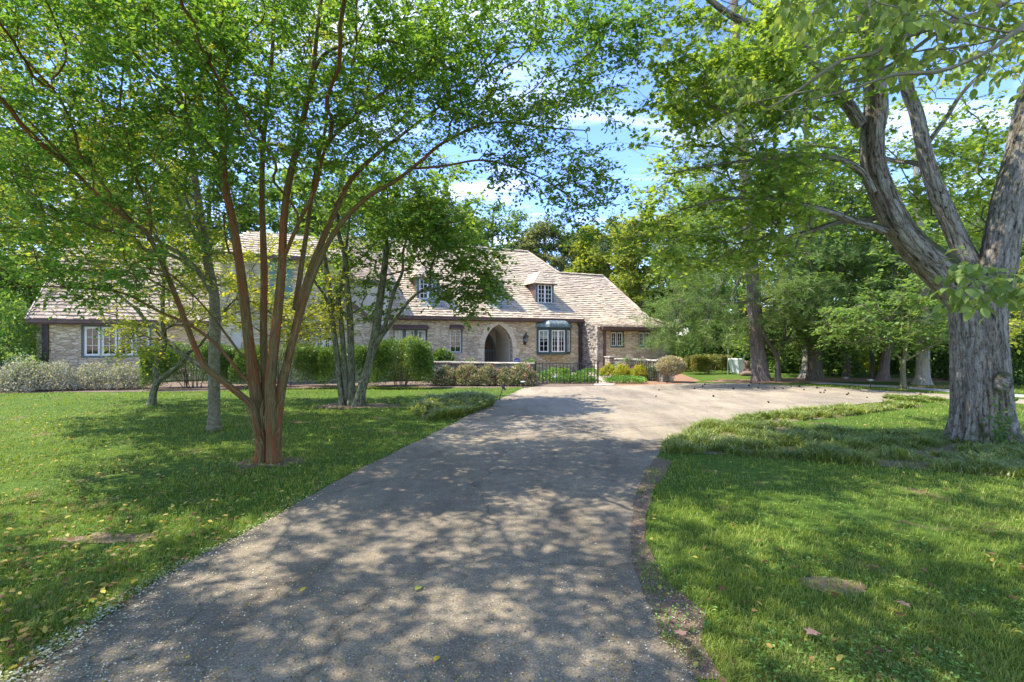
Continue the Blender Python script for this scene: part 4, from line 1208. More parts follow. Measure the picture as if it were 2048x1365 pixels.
slab(rm, [(bx0 - .16, -.002), (bx1 - .08, by - .17), (bx2 + .06, by - .17), (bx3 + .16, -.002)], bz1 - .005, bz1 + .035)
for sgn, x in ((-1, bx0), (1, bx3)):
    for k in range(5): rm.box(x - .06 + (k * -.075 if sgn > 0 else k * .075), x + .06 + (k * -.075 if sgn > 0 else k * .075), -.05, -.003, bz1 + .04 + k * .085, bz1 + .12 + k * .085)
rm.build('cornice', M['greenwood'], bo)

# wall lantern by the arch
xl = S_of(1052, -.2)
la = MB()
la.box(xl - .05, xl + .05, -.03, -.002, 1.42, 1.80)
la.tube([(xl, -.02, 1.50), (xl, -.12, 1.44), (xl, -.20, 1.48), (xl, -.20, 1.56)], .014, 6)
la.tube([(xl, -.2, 1.36), (xl, -.2, 1.50), (xl, -.2, 1.56)], [.015, .03, .09], 8)
la.tube([(xl, -.2, 1.82), (xl, -.2, 1.88), (xl, -.2, 1.90), (xl, -.2, 1.98), (xl, -.2, 2.06)], [.17, .12, .05, .045, .012], 8)
for k in range(6):
    a = k * math.pi / 3; la.tube([(xl + .085 * math.cos(a), -.2 + .085 * math.sin(a), 1.56), (xl + .115 * math.cos(a), -.2 + .115 * math.sin(a), 1.83)], .011, 4)
lo = la.build('wall_lantern', M['iron'], house)
lg_ = MB(); lg_.tube([(xl, -.2, 1.57), (xl, -.2, 1.82)], [.07, .10], 8); lg_.build('lantern_glass', M['glass'], lo)

#PART3
# ------------------------------------------------------------------ garden walls, fences, small things
def garden_wall(name, a, b_, h, th, label, cap=True):
    a = Vector((*a, 0)); b_ = Vector((*b_, 0)); d = b_ - a; L = d.length; rz = math.atan2(d.y, d.x)
    t = thing(name, label, 'garden wall', tuple(a), rz)
    mb = MB(); z = 0.0; rr = random.Random(int(L * 100))
    mb.box(0.02, L - .02, -th / 2 + .03, th / 2 - .03, 0, h - .02, .2)
    while z < h - .02:
        hh = rr.uniform(.06, .12); hh = min(hh, h - z); x = 0
        while x < L:
            w = min(rr.uniform(.14, .42), L - x)
            if L - x - w < .08: w = L - x
            o = rr.uniform(-.02, .02)
            mb.box(x + .006, x + w - .006, -th / 2 + o, th / 2 + rr.uniform(-.02, .02), z + .004, z + hh - .006, rr.random()); x += w
        z += hh
    mb.build('stonework', M['stone_grey'], t, bevel=.012)
    if cap:
        c = MB(); x = -.03
        while x < L:
            w = min(rr.uniform(.4, .8), L + .03 - x)
            c.box(x, x + w - .006, -th / 2 - .04, th / 2 + .04, h, h + .055 + rr.uniform(-.008, .008)); x += w
        c.build('capstone', M['stone_pale'], t, bevel=.01)
    return t
gwl = garden_wall('garden_wall', (-3.45, 19.9), (.83, 18.45), .74, .36, 'low stone garden wall with pale cap behind the red-tipped shrubs')
garden_wall('stone_pillar', (4.62, 26.2 - 1.9), (4.98, 26.36 - 1.9), .80, .40, 'short stone pillar standing beside the brown downspout')
garden_wall('garden_wall', (4.75, 22.4), (6.0, 20.25), .78, .32, 'low stone garden wall behind the pink and yellow flowers')
garden_wall('stone_pillar', (5.78, 19.55), (6.12, 19.65), .82, .36, 'stone end pillar between the iron pickets and the cream-topped shrub')

def fence(a, b_, h, n, label, group):
    a = Vector((*a, 0)); b_ = Vector((*b_, 0)); d = b_ - a; L = d.length
    t = thing('iron_fence', label, 'fence', tuple(a), math.atan2(d.y, d.x), group)
    r_ = MB(); r_.box(-.02, L + .02, -.022, .022, h - .02, h + .004); r_.box(.02, L - .02, -.008, .008, h * .14, h * .14 + .02); r_.build('rail', M['iron'], t)
    for x in (0, L):
        p = MB(); p.box(x - .025, x + .025, -.025, .025, 0, h + .02); p.obox((x, 0, h + .045), (.03, 0, 0), (0, .03, 0), (0, 0, .02)); p.build('post', M['iron'], t)
    for k in range(1, n):
        x = L * k / n
        p = MB(); p.box(x - .011, x + .011, -.011, .011, .03, h - .021)
        if k % 3 == 0: p.tube([(x, 0, h * .50), (x, 0, h * .53), (x, 0, h * .56)], [.012, .028, .012], 6)
        p.build('picket', M['iron'], t)
    return t
fence((.87, 18.45), (3.22, 18.75), .78, 18, 'long low iron picket fence in front of the brick patio', None)
fence((4.80, 20.9), (5.70, 19.55), .80, 14, 'short low iron picket fence in front of the yellow flowers', None)

def path_light(x, y, h, label, cat='path light', tilt=0.0, capm=None, cone=True):
    t = thing('path_light', label, cat, (x, y, 0), 0, 'low garden path lights')
    s = MB(); s.tube([(0, 0, 0), (tilt * .3, 0, h * .9)], .013, 6); s.build('stem', M['black'], t)
    c = MB(); r_ = .085
    c.tube([(tilt * .3, 0, h * .88), (tilt * .3 + tilt * .05, 0, h * .93), (tilt * .3 + tilt * .1, 0, h)], [r_ + .01, r_, .02], 12); c.build('cap', capm or M['black'], t)
    l = MB(); l.tube([(tilt * .3, 0, h * .78), (tilt * .3, 0, h * .88)], [.022, .03], 8); l.build('lens', M['pewter'], t)
    return t
x, y = G(998, 800); path_light(x, y, .36, 'black path light leaning beside the liriope clump and drive', tilt=.35)
x, y = G(1046, 776.5); path_light(x, y, .24, 'pale-capped path light at the corner of lawn and red-tipped shrubs', capm=M['pewter'])
x, y = G(1247, 763); path_light(x, y, .22, 'pale-capped path light low in the ground cover before the yellow flowers', capm=M['pewter'])
x, y = G(1183, 768); path_light(x, y, .30, 'small black path light behind the right end of the long iron fence')
x, y = G(1502, 767); path_light(x, y, .30, 'thin black path light left of the big pine trunk')
x, y = G(1692, 769); path_light(x, y, .26, 'pale-capped path light at the lane below the slim dark trunk', capm=M['pewter'])
x, y = G(1741, 779); path_light(x, y, .34, 'pale-capped path light on the grass strip before the leaning trunk', capm=M['pewter'])

# blue yard sign on a stake behind the wall
sx, sy = W(1034, 722, 20.2)[:2]
sg = thing('yard_sign', 'small blue octagonal yard sign with white letters behind the low stone wall', 'sign', (sx, sy, 0))
s = MB(); s.tube([(0, 0, 0), (0, 0, .70)], .012, 6); s.build('stake', M['pewter'], sg)
s = MB(); s.prism([(.125 * math.cos(math.pi / 8 + k * math.pi / 4), .80 + .125 * math.sin(math.pi / 8 + k * math.pi / 4)) for k in range(8)], -.012, .0); s.build('plate', M['blue_sign'], sg)
tx = bpy.data.curves.new('lettering', 'FONT'); tx.body = 'ADT'; tx.size = .10; tx.extrude = .002; tx.align_x = 'CENTER'; tx.align_y = 'CENTER'
tmp_ = bpy.data.objects.new('tmp', tx); link(tmp_); bpy.context.view_layer.update(); tm_ = bpy.data.meshes.new_from_object(tmp_); bpy.data.objects.remove(tmp_); tm_.materials.clear()
to = bpy.data.objects.new('lettering', tm_); link(to, sg); to.location = (0, -.016, .80); to.rotation_euler = (R(90), 0, 0); tm_.materials.append(M['white'])

# white garden tarp on two stakes and the brown rocks beside it
c0 = W(1472, 740, 23.2)
tp = thing('garden_tarp', 'pale translucent fabric sheet hung between two thin stakes beside brown rocks', 'tarp', (c0[0], c0[1], 0), -.1)
mb = MB(); nx, nz = 16, 10; vs = []
for j in range(nz + 1):
    for i in range(nx + 1):
        u, v = i / nx, j / nz
        xx = (-.35 + .72 * u) * (.70 + .30 * v) + .05 * (1 - v); zz = .02 + .78 * v + (.10 * (1 - u) if v < .1 else 0)
        yy = .045 * math.sin(u * 17 + v * 2) * (1.1 - v) + .03 * math.sin(u * 7)
        vs.append((xx, yy, zz))
fs = [(j * (nx + 1) + i, j * (nx + 1) + i + 1, (j + 1) * (nx + 1) + i + 1, (j + 1) * (nx + 1) + i) for j in range(nz) for i in range(nx)]
mb.add(vs, fs); so = mb.build('cloth', M['tarp'], tp, smooth=True); md = so.modifiers.new('thick', 'SOLIDIFY'); md.thickness = .006
for x in (-.35, .37):
    s = MB(); s.tube([(x, .03, 0), (x, .03, 1.25)], .012, 6); s.build('stake', M['pewter'], tp)

def rock(x, y, z, sx, sy, sz, seed, label, mat=None, nm='rock'):
    bm = bmesh.new(); bmesh.ops.create_icosphere(bm, subdivisions=3, radius=1)
    P = np.array([v.co[:] for v in bm.verts]); d = .75 + .5 * fbm(P * 1.3 + seed, seed)
    for v, q in zip(bm.verts, d): v.co = Vector((v.co.x * sx * q, v.co.y * sy * q, v.co.z * sz * q))
    me = bpy.data.meshes.new(nm); bm.to_mesh(me); bm.free(); me.materials.append(mat or M['rock'])
    me.polygons.foreach_set('use_smooth', np.ones(len(me.polygons), bool))
    o = bpy.data.objects.new(nm, me); link(o); o.location = (x, y, z); tag(o, label, 'rock', 'brown rocks beside the pine'); return o
q = W(1491, 742, 23.4); rock(q[0], q[1], .42, .22, .2, .26, 1, 'upper rounded brown rock leaning behind the pale sheet')
q = W(1498, 752, 23.0); rock(q[0], q[1], .10, .42, .24, .15, 2, 'flat brown rock on the grass left of the pine base')
q = W(1490, 748, 23.3); rock(q[0], q[1], .22, .24, .2, .14, 3, 'middle brown rock stacked on the flat one')

# seed balls on the court
pos = [(1405, 774), (1410, 771), (1427, 795), (1467, 780), (1537, 807), (1498, 773), (1517, 778), (1549, 779), (1519, 770), (1582, 775), (1608, 781), (1634, 778), (1641, 787.5), (1648, 787), (1650, 783), (1697, 789), (1694, 791.5), (1318, 782), (1334, 767.5), (1566, 779), (1599, 775), (1450, 771), (1389, 779), (1312, 795), (1734, 797), (1841, 791)]
ball0 = None
for k, (px, py) in enumerate(pos):
    x, y = G(px, py)
    if ball0 is None:
        bm = bmesh.new(); bmesh.ops.create_icosphere(bm, subdivisions=2, radius=.024)
        for i, v in enumerate(bm.verts): v.co *= 1.25 if i % 3 == 0 else .95
        me = bpy.data.meshes.new('seed_ball'); bm.to_mesh(me); bm.free(); me.materials.append(M['ball'])
        ball0 = bpy.data.objects.new('seed_ball', me); o = ball0
    else: o = ball0.copy()
    link(o); s = random.uniform(.75, 1.25); o.scale = (s, s * random.uniform(.9, 1.2), s); o.location = (x, y, .008 + .026 * s); o.rotation_euler = (random.random() * 3, random.random() * 3, 0)
    tag(o, 'small dark spiky seed ball lying on the pale court', 'seed ball', 'seed balls scattered on the court')

# a few big loose leaves on the drive and lawn
LV = [(831, 1187, 0, 'long pale yellow leaf lying mid drive'), (868, 1330, 1, 'small upright yellow leaf near the bottom of the drive'), (1795, 1222, 2, 'large pinkish brown leaf on the right lawn'), (1810, 1250, 3, 'curled brown leaf below the pinkish one'),
      (1443, 1191, 3, 'orange-brown leaf by the right verge'), (1677, 1214, 3, 'dark red leaf below the bare patch'), (270, 1178, 1, 'bright yellow leaf on the left lawn edge'), (188, 1183, 1, 'folded yellow leaf left on the left lawn'), (614, 1195, 1, 'tiny yellow leaf on the left of the drive'),
      (1372, 1292, 2, 'brown leaf on the dirt verge'), (1632, 1283, 2, 'dry brown leaf at the bottom right lawn'), (176, 1225, 1, 'greenish yellow leaf in the bottom left lawn')]
lm = [foliage('dry_leaf_%s' % n_, [(0, c), (1, c)], .25, .6, .2) for n_, c in (('pale', (.50, .48, .12)), ('yellow', (.62, .46, .05)), ('pink', (.40, .24, .20)), ('brown', (.22, .09, .05)))]
for px, py, k, lab in LV:
    x, y = G(px, py); a = random.random() * 6.28; L = .075 if k in (0, 2) else .052
    V, F, _ = leaf_arrays(np.array([[0, 0, 0.]]), np.array([[math.cos(a), math.sin(a), .05]]), np.array([[.15, .1, 1.]]), [L], T_MAPLE if k >= 2 else T_DOG)
    V[:, 2] -= V[:, 2].min(); o = mesh_np('fallen_leaf', V, F, lm[k], None, rnd=np.full(len(F), .5)); z = .012 if 620 < px < 1380 and k < 2 else .055
    o.location = (x, y, z); tag(o, lab, 'leaf', 'large fallen leaves')

# neighbour's house glimpsed through the trees
nh = thing('neighbour_house', 'pale house with low roof glimpsed through the trees at right', 'house', (33, 52, 0), -.25)
w_ = MB(); w_.box(-8, 8, 0, 8, 0, 3.2); w_.build('wall', M['siding'], nh)
w_ = MB(); w_.prism([(-8.8, 3.0), (8.8, 3.0), (6.5, 5.0), (-6.5, 5.0)], -.7, 8.7); w_.build('roof', M['roof_far'], nh)
for x in (-6.5, -3.5, 1, 5.5):
    f_ = MB(); f_.box(x - .6, x + .6, -.06, -.001, .9, 2.4); fo = f_.build('window', M['white'], nh)
    g_ = MB(); g_.box(x - .5, x + .5, -.08, -.061, 1.0, 2.3); g_.build('pane', M['interior'], fo)
#PART4
# ------------------------------------------------------------------ trees
def flute(amp_low, amp_high, flare=0.0, base_z=0.0, fl_h=.5, nl=2.2, nh=7, seed=0, hl=2.2):
    def f(rr, tc, P, a, ci):
        ca, sa = np.cos(a), np.sin(a); m_, s = rr.shape; L = tc[:, :, 2]
        q = np.stack([np.broadcast_to(ca * nl, (m_, s)) + ci * 5, np.broadcast_to(sa * nl, (m_, s)), L * .5], -1).reshape(-1, 3)
        lo = (fbm(q, seed, 2) - .5).reshape(m_, s)
        q = np.stack([np.broadcast_to(ca * nh, (m_, s)) + ci * 5, np.broadcast_to(sa * nh, (m_, s)), L * hl], -1).reshape(-1, 3)
        hi = (1 - 2 * np.abs(fbm(q, seed + 5, 3) - .5)).reshape(m_, s) - .75
        out = rr * (1 + amp_low * 2 * lo + amp_high * 2 * hi)
        if flare:
            z = np.clip(1 - P[:, 2] / fl_h, 0, 1)[:, None] ** 2
            lob = .5 + .5 * np.sin(a[None] * 5 + 1.3 + lo * 4)
            out = out * (1 + flare * z * (.4 + lob))
        return out
    return f

# --- crepe myrtle, front left
x0, y0 = G(540, 924)
cm = tree_thing('crepe_myrtle', 'multi-stemmed crepe myrtle with peeling orange and olive bark beside the drive', 'tree', (x0, y0))
T = Tree(21, flute(.17, .07, .35, 0, .30, 1.7, 4, 3, 2.2), .04, 26)
Yc = 6.62
_lp = limbpts
def limbpts(l): return _lp([(a, b_, c, r * .79) for a, b_, c, r in l])
T.limb(limbpts([(524, 932, Yc, .098), (524, 860, Yc, .088), (512, 790, Yc, .094), (500, 700, Yc, .082), (491, 620, 6.6, .076), (481, 540, 6.55, .07), (467, 450, 6.5, .062), (452, 380, 6.45, .055), (446, 320, 6.4, .05), (449, 230, 6.35, .043), (440, 120, 6.3, .035), (427, 10, 6.2, .028), (418, -80, 6.1, .02)]))
T.limb(limbpts([(536, 930, Yc + .06, .085), (535, 850, Yc + .07, .085), (529, 760, Yc + .1, .060), (527, 660, 6.75, .056), (528, 560, 6.8, .055), (526, 470, 6.85, .05), (524, 400, 6.9, .045), (526, 300, 6.95, .042), (535, 200, 7.0, .036), (545, 100, 7.05, .03), (552, -60, 7.1, .02)]))
T.limb(limbpts([(545, 932, Yc - .05, .09), (543, 850, Yc - .06, .09), (541, 770, Yc - .08, .085), (548, 690, 6.5, .080), (557, 610, 6.5, .072), (564, 530, 6.5, .066), (568, 440, 6.5, .058), (577, 370, 6.5, .052), (596, 290, 6.5, .046), (612, 215, 6.5, .042), (626, 150, 6.5, .036), (634, 70, 6.5, .03), (650, -60, 6.5, .02)]))
T.limb(limbpts([(550, 930, Yc, .085), (553, 850, Yc, .085), (562, 780, Yc, .075), (578, 710, 6.62, .062), (597, 630, 6.66, .060), (618, 550, 6.7, .056), (645, 480, 6.75, .052), (672, 420, 6.8, .046), (703, 359, 6.85, .04), (754, 308, 6.9, .036), (791, 280, 6.95, .03), (839, 243, 7.0, .024), (900, 200, 7.1, .018), (960, 160, 7.2, .012)]))
T.limb(limbpts([(572, 745, 6.55, .05), (592, 665, 6.5, .048), (610, 600, 6.5, .046), (635, 530, 6.5, .044), (660, 480, 6.5, .043), (690, 438, 6.5, .04), (737, 393, 6.5, .034), (791, 362, 6.5, .03), (839, 325, 6.55, .027), (890, 284, 6.6, .023), (983, 246, 6.7, .018), (1096, 256, 6.8, .012), (1180, 262, 6.9, .008)]))
T.limb(limbpts([(825, 338, 6.55, .02), (890, 332, 6.6, .018), (959, 321, 6.7, .016), (1017, 332, 6.75, .014), (1078, 355, 6.8, .012), (1140, 395, 6.9, .009), (1200, 450, 6.95, .006)]))
T.limb(limbpts([(590, 620, 6.85, .045), (602, 540, 6.95, .043), (617, 440, 7.05, .038), (630, 350, 7.1, .033), (652, 250, 7.15, .028), (655, 190, 7.2, .025), (688, 120, 7.3, .02), (740, 20, 7.4, .014), (780, -60, 7.5, .01)]))
T.limb(limbpts([(570, 510, 6.5, .032), (600, 440, 6.4, .03), (630, 380, 6.3, .028), (650, 300, 6.2, .025), (690, 250, 6.1, .02), (760, 190, 6.0, .016), (850, 130, 5.9, .012)]))
T.limb(limbpts([(600, 273, 6.5, .03), (634, 130, 6.3, .026), (685, 92, 6.2, .023), (737, 79, 6.1, .02), (805, 89, 6.0, .017), (867, 116, 5.95, .013), (908, 143, 5.9, .01)]))
T.limb(limbpts([(526, 268, 6.95, .036), (490, 225, 6.8, .033), (454, 191, 6.7, .031), (400, 130, 6.5, .027), (352, 75, 6.3, .024), (290, 27, 6.1, .02), (232, 0, 6.0, .016), (150, -50, 5.9, .012)]))
T.limb(limbpts([(447, 340, 6.4, .032), (437, 318, 6.38, .031), (400, 265, 6.2, .029), (369, 222, 6.1, .027), (328, 171, 6.0, .024), (273, 113, 5.9, .02), (205, 38, 5.8, .016), (150, -30, 5.7, .012)]))
T.limb(limbpts([(448, 300, 6.4, .03), (407, 212, 6.6, .027), (379, 160, 6.7, .025), (359, 96, 6.8, .022), (318, 14, 6.9, .018), (290, -60, 7, .013)]))
T.limb(limbpts([(522, 878, 6.58, .06), (505, 815, 6.5, .055), (480, 790, 6.42, .050), (445, 762, 6.35, .046), (412, 735, 6.3, .043), (388, 690, 6.25, .04), (362, 620, 6.2, .037), (338, 560, 6.15, .035), (312, 500, 6.1, .033), (290, 462, 6.05, .030), (270, 450, 6.0, .028), (239, 427, 5.95, .026), (198, 393, 5.9, .024), (160, 355, 5.85, .022), (119, 307, 5.8, .019), (61, 246, 5.7, .015), (0, 198, 5.6, .012), (-80, 140, 5.5, .008)]))
T.limb(limbpts([(275, 455, 6.0, .022), (236, 410, 5.8, .02), (191, 348, 5.7, .019), (160, 310, 5.6, .018), (147, 260, 5.5, .017), (120, 198, 5.4, .015), (85, 157, 5.3, .013), (44, 113, 5.2, .011), (-20, 50, 5.1, .008)]))
T.limb(limbpts([(300, 478, 6.05, .02), (302, 440, 6.1, .019), (290, 400, 6.2, .018), (262, 330, 6.3, .017), (256, 280, 6.4, .016), (240, 215, 6.5, .014), (246, 120, 6.5, .012), (225, 20, 6.5, .009)]))
T.limb(limbpts([(492, 762, 6.5, .028), (455, 715, 6.3, .025), (422, 680, 6.2, .022), (375, 648, 6.1, .02), (322, 625, 6.0, .018), (255, 590, 5.8, .016), (205, 580, 5.7, .014), (132, 575, 5.6, .012), (60, 573, 5.5, .010), (-60, 580, 5.3, .006)]))
T.limb(limbpts([(484, 712, 6.6, .02), (434, 645, 6.5, .017), (405, 610, 6.4, .015), (370, 575, 6.3, .013), (330, 545, 6.3, .012), (250, 530, 6.3, .009), (150, 520, 6.3, .006)]))
T.limb(limbpts([(352, 590, 6.2, .016), (300, 560, 6.3, .014), (250, 545, 6.4, .013), (190, 540, 6.4, .010), (110, 545, 6.5, .007)]))
limbpts = _lp
rg = T.rg
def box_pts(n, pxr, pyr, Yr):
    return np.array([W(rg.uniform(*pxr), rg.uniform(*pyr), rg.uniform(*Yr)) for _ in range(n)])
tg = np.concatenate([
    box_pts(620, (-150, 480), (-60, 330), (4.8, 7.8)), box_pts(190, (-120, 330), (300, 560), (4.9, 7.2)), box_pts(40, (-80, 300), (540, 600), (5.2, 6.5)),
    box_pts(560, (430, 900), (-80, 340), (5.2, 8.2)), box_pts(150, (700, 960), (60, 300), (5.6, 7.6)), box_pts(170, (850, 1230), (-40, 250), (5.4, 7.6)),
    box_pts(95, (900, 1180), (170, 330), (6.2, 7.4)), box_pts(75, (960, 1220), (300, 400), (6.3, 7.3)), box_pts(50, (1110, 1290), (340, 500), (6.6, 7.2)), box_pts(80, (1140, 1300), (0, 200), (6.0, 7.2)),
    box_pts(45, (640, 900), (330, 470), (6.6, 8.0)), box_pts(45, (330, 520), (320, 520), (6.8, 7.8)),
    # crown above the frame, spread for its shade, is joined below
    ])
# thin the crown into clumps so that sky and sun come through
dn = fbm(tg * 1.5, 4, 2); tg = tg[(dn > .42) | ((tg[:, 0] < -2.2) & (dn > .36))]
tg = np.concatenate([tg, np.c_[rg.uniform(-8.5, 1.8, 840), rg.uniform(1.0, 8.0, 840), rg.uniform(6.2, 7.6, 840)], np.c_[rg.uniform(-8.0, 1.4, 960), rg.uniform(-1.5, 4.0, 960), rg.uniform(4.9, 6.6, 960)]])  # overhead crown, mostly out of view, added to shade drive and lawns
T.grow(tg, .42, .15, zmin=2.0, jit=.05)
finish_tree(T, cm, M['bark_crepe'], M['leaf_crepe'], 5, .30, 12, .056, T_CREPE, .5, .35, rtip=.0026, tw_r=.0016, expo=.35, over=1.15)
# cream flower heads
C, D = T.tip_data(); sel = (C[:, 0] > -2) & (C[:, 1] > 5.5) & (C[:, 2] < 6) & (rg.random(len(C)) < .07)
Cs = C[sel]
Q = np.repeat(Cs[:30] + np.array([.05, 0, .05]), 90, 0); Q = Q + rg.normal(0, .045, Q.shape) * np.array([1, 1, 1.3])
o = leaf_mesh('flower_panicles', Q, rg.normal(size=Q.shape), rg.normal(size=Q.shape), .022 * np.ones(len(Q)), T_RHOMB, M['blossom_white'], cm, rg); o['kind'] = 'stuff'
# hanging bark strips
hb = MB()
for k in range(60):
    px_, py_ = random.choice([(505, 830), (520, 860), (560, 860), (600, 640), (640, 520), (575, 700), (490, 640), (530, 800), (552, 820), (665, 470), (515, 870)])
    p = Vector(W(px_ + random.uniform(-10, 10), py_ + random.uniform(-30, 30), Yc - .10)); L = random.uniform(.08, .34)
    dx = random.uniform(-.05, .05); w_ = random.uniform(.003, .009)
    hb.add([p + Vector((-w_, 0, 0)), p + Vector((w_, 0, 0)), p + Vector((dx + w_, -.02, -L * .6)), p + Vector((dx * 1.5, -.01, -L)), p + Vector((dx - w_, -.02, -L * .6))], [(0, 1, 2, 3, 4)])
o = hb.build('loose_bark', M['bark_crepe'], cm); o['kind'] = 'stuff'; o.location = (-cm.location[0], -cm.location[1], 0)

# --- smooth grey trunk behind it
x0, y0 = G(428, 861)
ct = tree_thing('beech_tree', 'straight smooth grey trunk with yellow-green leaves behind the crepe myrtle', 'tree', (x0, y0))
T = Tree(33, flute(.05, .02, .30, 0, .35, 1.4, 6, 5), .07, 20)
T.limb(limbpts([(428, 866, 9.0, .105), (428, 820, 9.0, .098), (428, 740, 9.0, .095), (430, 650, 9.0, .09), (428, 590, 9.05, .085), (418, 540, 9.1, .078), (407, 470, 9.15, .07), (396, 400, 9.2, .062), (388, 340, 9.3, .055), (380, 270, 9.35, .048), (372, 250, 9.4, .05), (355, 150, 9.5, .035), (350, 20, 9.6, .02)]))
T.limb(limbpts([(378, 275, 9.35, .05), (395, 240, 9.4, .045), (398, 190, 9.5, .04), (420, 90, 9.6, .03), (430, -20, 9.7, .02)]))
T.limb(limbpts([(426, 590, 9.05, .05), (405, 555, 8.9, .045), (375, 520, 8.8, .04), (330, 490, 8.7, .032), (270, 460, 8.6, .024), (180, 430, 8.5, .015)]))
T.limb(limbpts([(412, 500, 9.1, .04), (380, 450, 9.3, .036), (350, 380, 9.5, .03), (310, 300, 9.7, .024), (250, 220, 9.9, .016)]))
T.limb(limbpts([(392, 400, 9.2, .03), (330, 340, 9.0, .026), (260, 280, 8.8, .02), (160, 230, 8.6, .013), (60, 210, 8.4, .008)]))
rg = T.rg
tg = np.concatenate([box_pts(280, (-150, 420), (-60, 300), (8.0, 11.5)), box_pts(130, (-120, 300), (280, 460), (8.2, 10.5)), box_pts(90, (90, 450), (420, 580), (8.6, 11)), box_pts(110, (350, 680), (-60, 330), (8.6, 11)), np.c_[rg.uniform(-10.5, -3.5, 120), rg.uniform(8, 12, 120), rg.uniform(7.5, 10, 120)]])
T.grow(tg, .4, .25, zmin=2.6, jit=.06)
finish_tree(T, ct, M['bark_grey'], M['leaf_yellow'], 5, .5, 10, .095, T_RHOMB, .4, .35, rtip=.005, expo=.38)

# --- small crooked dogwood far left
x0, y0 = G(303, 811)
sd = tree_thing('dogwood_tree', 'small crooked forked dogwood with pale lichened limbs before the left hedge', 'tree', (x0, y0))
T = Tree(44, flute(.08, .03, .4, 0, .3, 1.4, 5, 6), .06, 14)
Yd = 12.5
T.limb(limbpts([(303, 813, Yd, .095), (307, 785, Yd, .08), (314, 762, Yd, .075), (312, 735, Yd, .07), (326, 700, Yd, .062), (330, 680, Yd, .055), (325, 640, Yd, .05), (327, 580, Yd, .04), (330, 520, Yd, .03), (345, 450, Yd, .02)]))
T.limb(limbpts([(314, 765, Yd, .062), (330, 752, 12.4, .058), (350, 738, 12.3, .055), (368, 722, 12.2, .052), (378, 705, 12.2, .045), (400, 690, 12.2, .035), (430, 650, 12.2, .028), (470, 600, 12.3, .02), (540, 570, 12.4, .012)]))
T.limb(limbpts([(416, 741, 12.0, .05), (395, 728, 12.0, .052), (370, 712, 12.1, .056), (345, 692, 12.2, .056), (328, 677, 12.2, .054), (308, 655, 12.2, .05), (290, 640, 12.2, .046), (272, 618, 12.2, .04), (255, 605, 12.2, .035), (210, 570, 12.2, .025), (150, 540, 12.2, .015)]))
rg = T.rg
tg = np.concatenate([box_pts(70, (180, 420), (470, 640), (11, 14)), box_pts(60, (60, 330), (420, 560), (11, 14)), box_pts(95, (420, 690), (480, 660), (11.6, 14)), box_pts(26, (240, 330), (640, 720), (11.5, 12.5)), box_pts(70, (540, 680), (600, 690), (12.5, 14)), box_pts(40, (330, 520), (540, 660), (12, 14))])
T.grow(tg, .35, .22, zmin=1.6, jit=.06)
finish_tree(T, sd, M['bark_lichen'], M['leaf_yellow'], 5, .42, 9, .085, T_OVAL, .35, .3, rtip=.005, expo=.38)

# --- many-stemmed magnolia, centre left
x0, y0 = G(702, 811)
mg = tree_thing('magnolia_tree', 'clump of mossy upright stems forming a green magnolia left of the liriope clump', 'tree', (x0, y0))
T = Tree(55, flute(.10, .03, .35, 0, .4, 1.5, 5, 7), .07, 16)
Ym = 12.4
T.limb(limbpts([(686, 812, Ym, .07), (681, 780, Ym, .068), (673, 704, Ym, .066), (661, 616, Ym, .062), (658, 566, Ym, .055), (649, 513, Ym, .045), (640, 440, Ym, .035), (620, 370, Ym, .025)]))
T.limb(limbpts([(695, 814, Ym + .1, .08), (692, 770, Ym, .07), (687, 704, Ym, .062), (681, 630, Ym, .056), (675, 587, Ym, .05), (684, 569, Ym, .045), (692, 500, Ym, .035), (700, 430, Ym, .025)]))
T.limb(limbpts([(705, 814, Ym, .10), (703, 760, Ym, .085), (702, 704, Ym, .08), (699, 622, Ym, .074), (693, 566, Ym, .07), (690, 513, Ym, .062), (678, 469, Ym, .05), (676, 400, Ym, .04), (690, 320, Ym, .028)]))
T.limb(limbpts([(716, 814, Ym - .1, .14), (724, 775, Ym - .1, .12), (737, 733, Ym, .11), (752, 660, Ym, .10), (760, 600, Ym, .09), (767, 550, Ym, .08), (772, 499, Ym, .068), (768, 440, Ym, .055), (765, 370, Ym, .04), (770, 300, Ym, .028)]))
T.limb(limbpts([(745, 700, Ym, .07), (757, 682, Ym, .066), (769, 655, Ym, .056), (787, 587, Ym, .046), (805, 543, Ym, .036), (807, 499, Ym, .028), (830, 440, Ym, .02)]))
T.limb(limbpts([(764, 672, Ym, .05), (796, 630, Ym - .1, .046), (816, 604, Ym - .2, .04), (840, 584, Ym - .3, .032), (869, 578, Ym - .4, .024), (930, 560, Ym - .6, .016)]))
T.limb(limbpts([(661, 616, Ym, .04), (645, 585, Ym - .1, .035), (628, 560, Ym - .2, .03), (600, 500, Ym - .3, .02)]))
rg = T.rg
tg = np.concatenate([box_pts(90, (600, 860), (320, 470), (10.8, 14.6)), box_pts(90, (820, 960), (400, 520), (11.2, 14)), box_pts(75, (860, 1000), (500, 600), (11.4, 13.5)), box_pts(6, (925, 950), (600, 640), (11.8, 12.6)), box_pts(26, (640, 800), (560, 640), (12.5, 14)), box_pts(50, (640, 820), (470, 560), (12.6, 14.5)), box_pts(70, (740, 900), (350, 470), (11, 13)),
                     np.c_[rg.uniform(-6, -1.2, 40), rg.uniform(10.5, 15, 40), rg.uniform(4.5, 6.2, 40)]])
T.grow(tg, .35, .22, zmin=2.2, jit=.06)
finish_tree(T, mg, M['bark_lichen'], M['leaf_magnolia'], 5, .42, 9, .115, T_OVAL, .45, .3, rtip=.006, expo=.38)

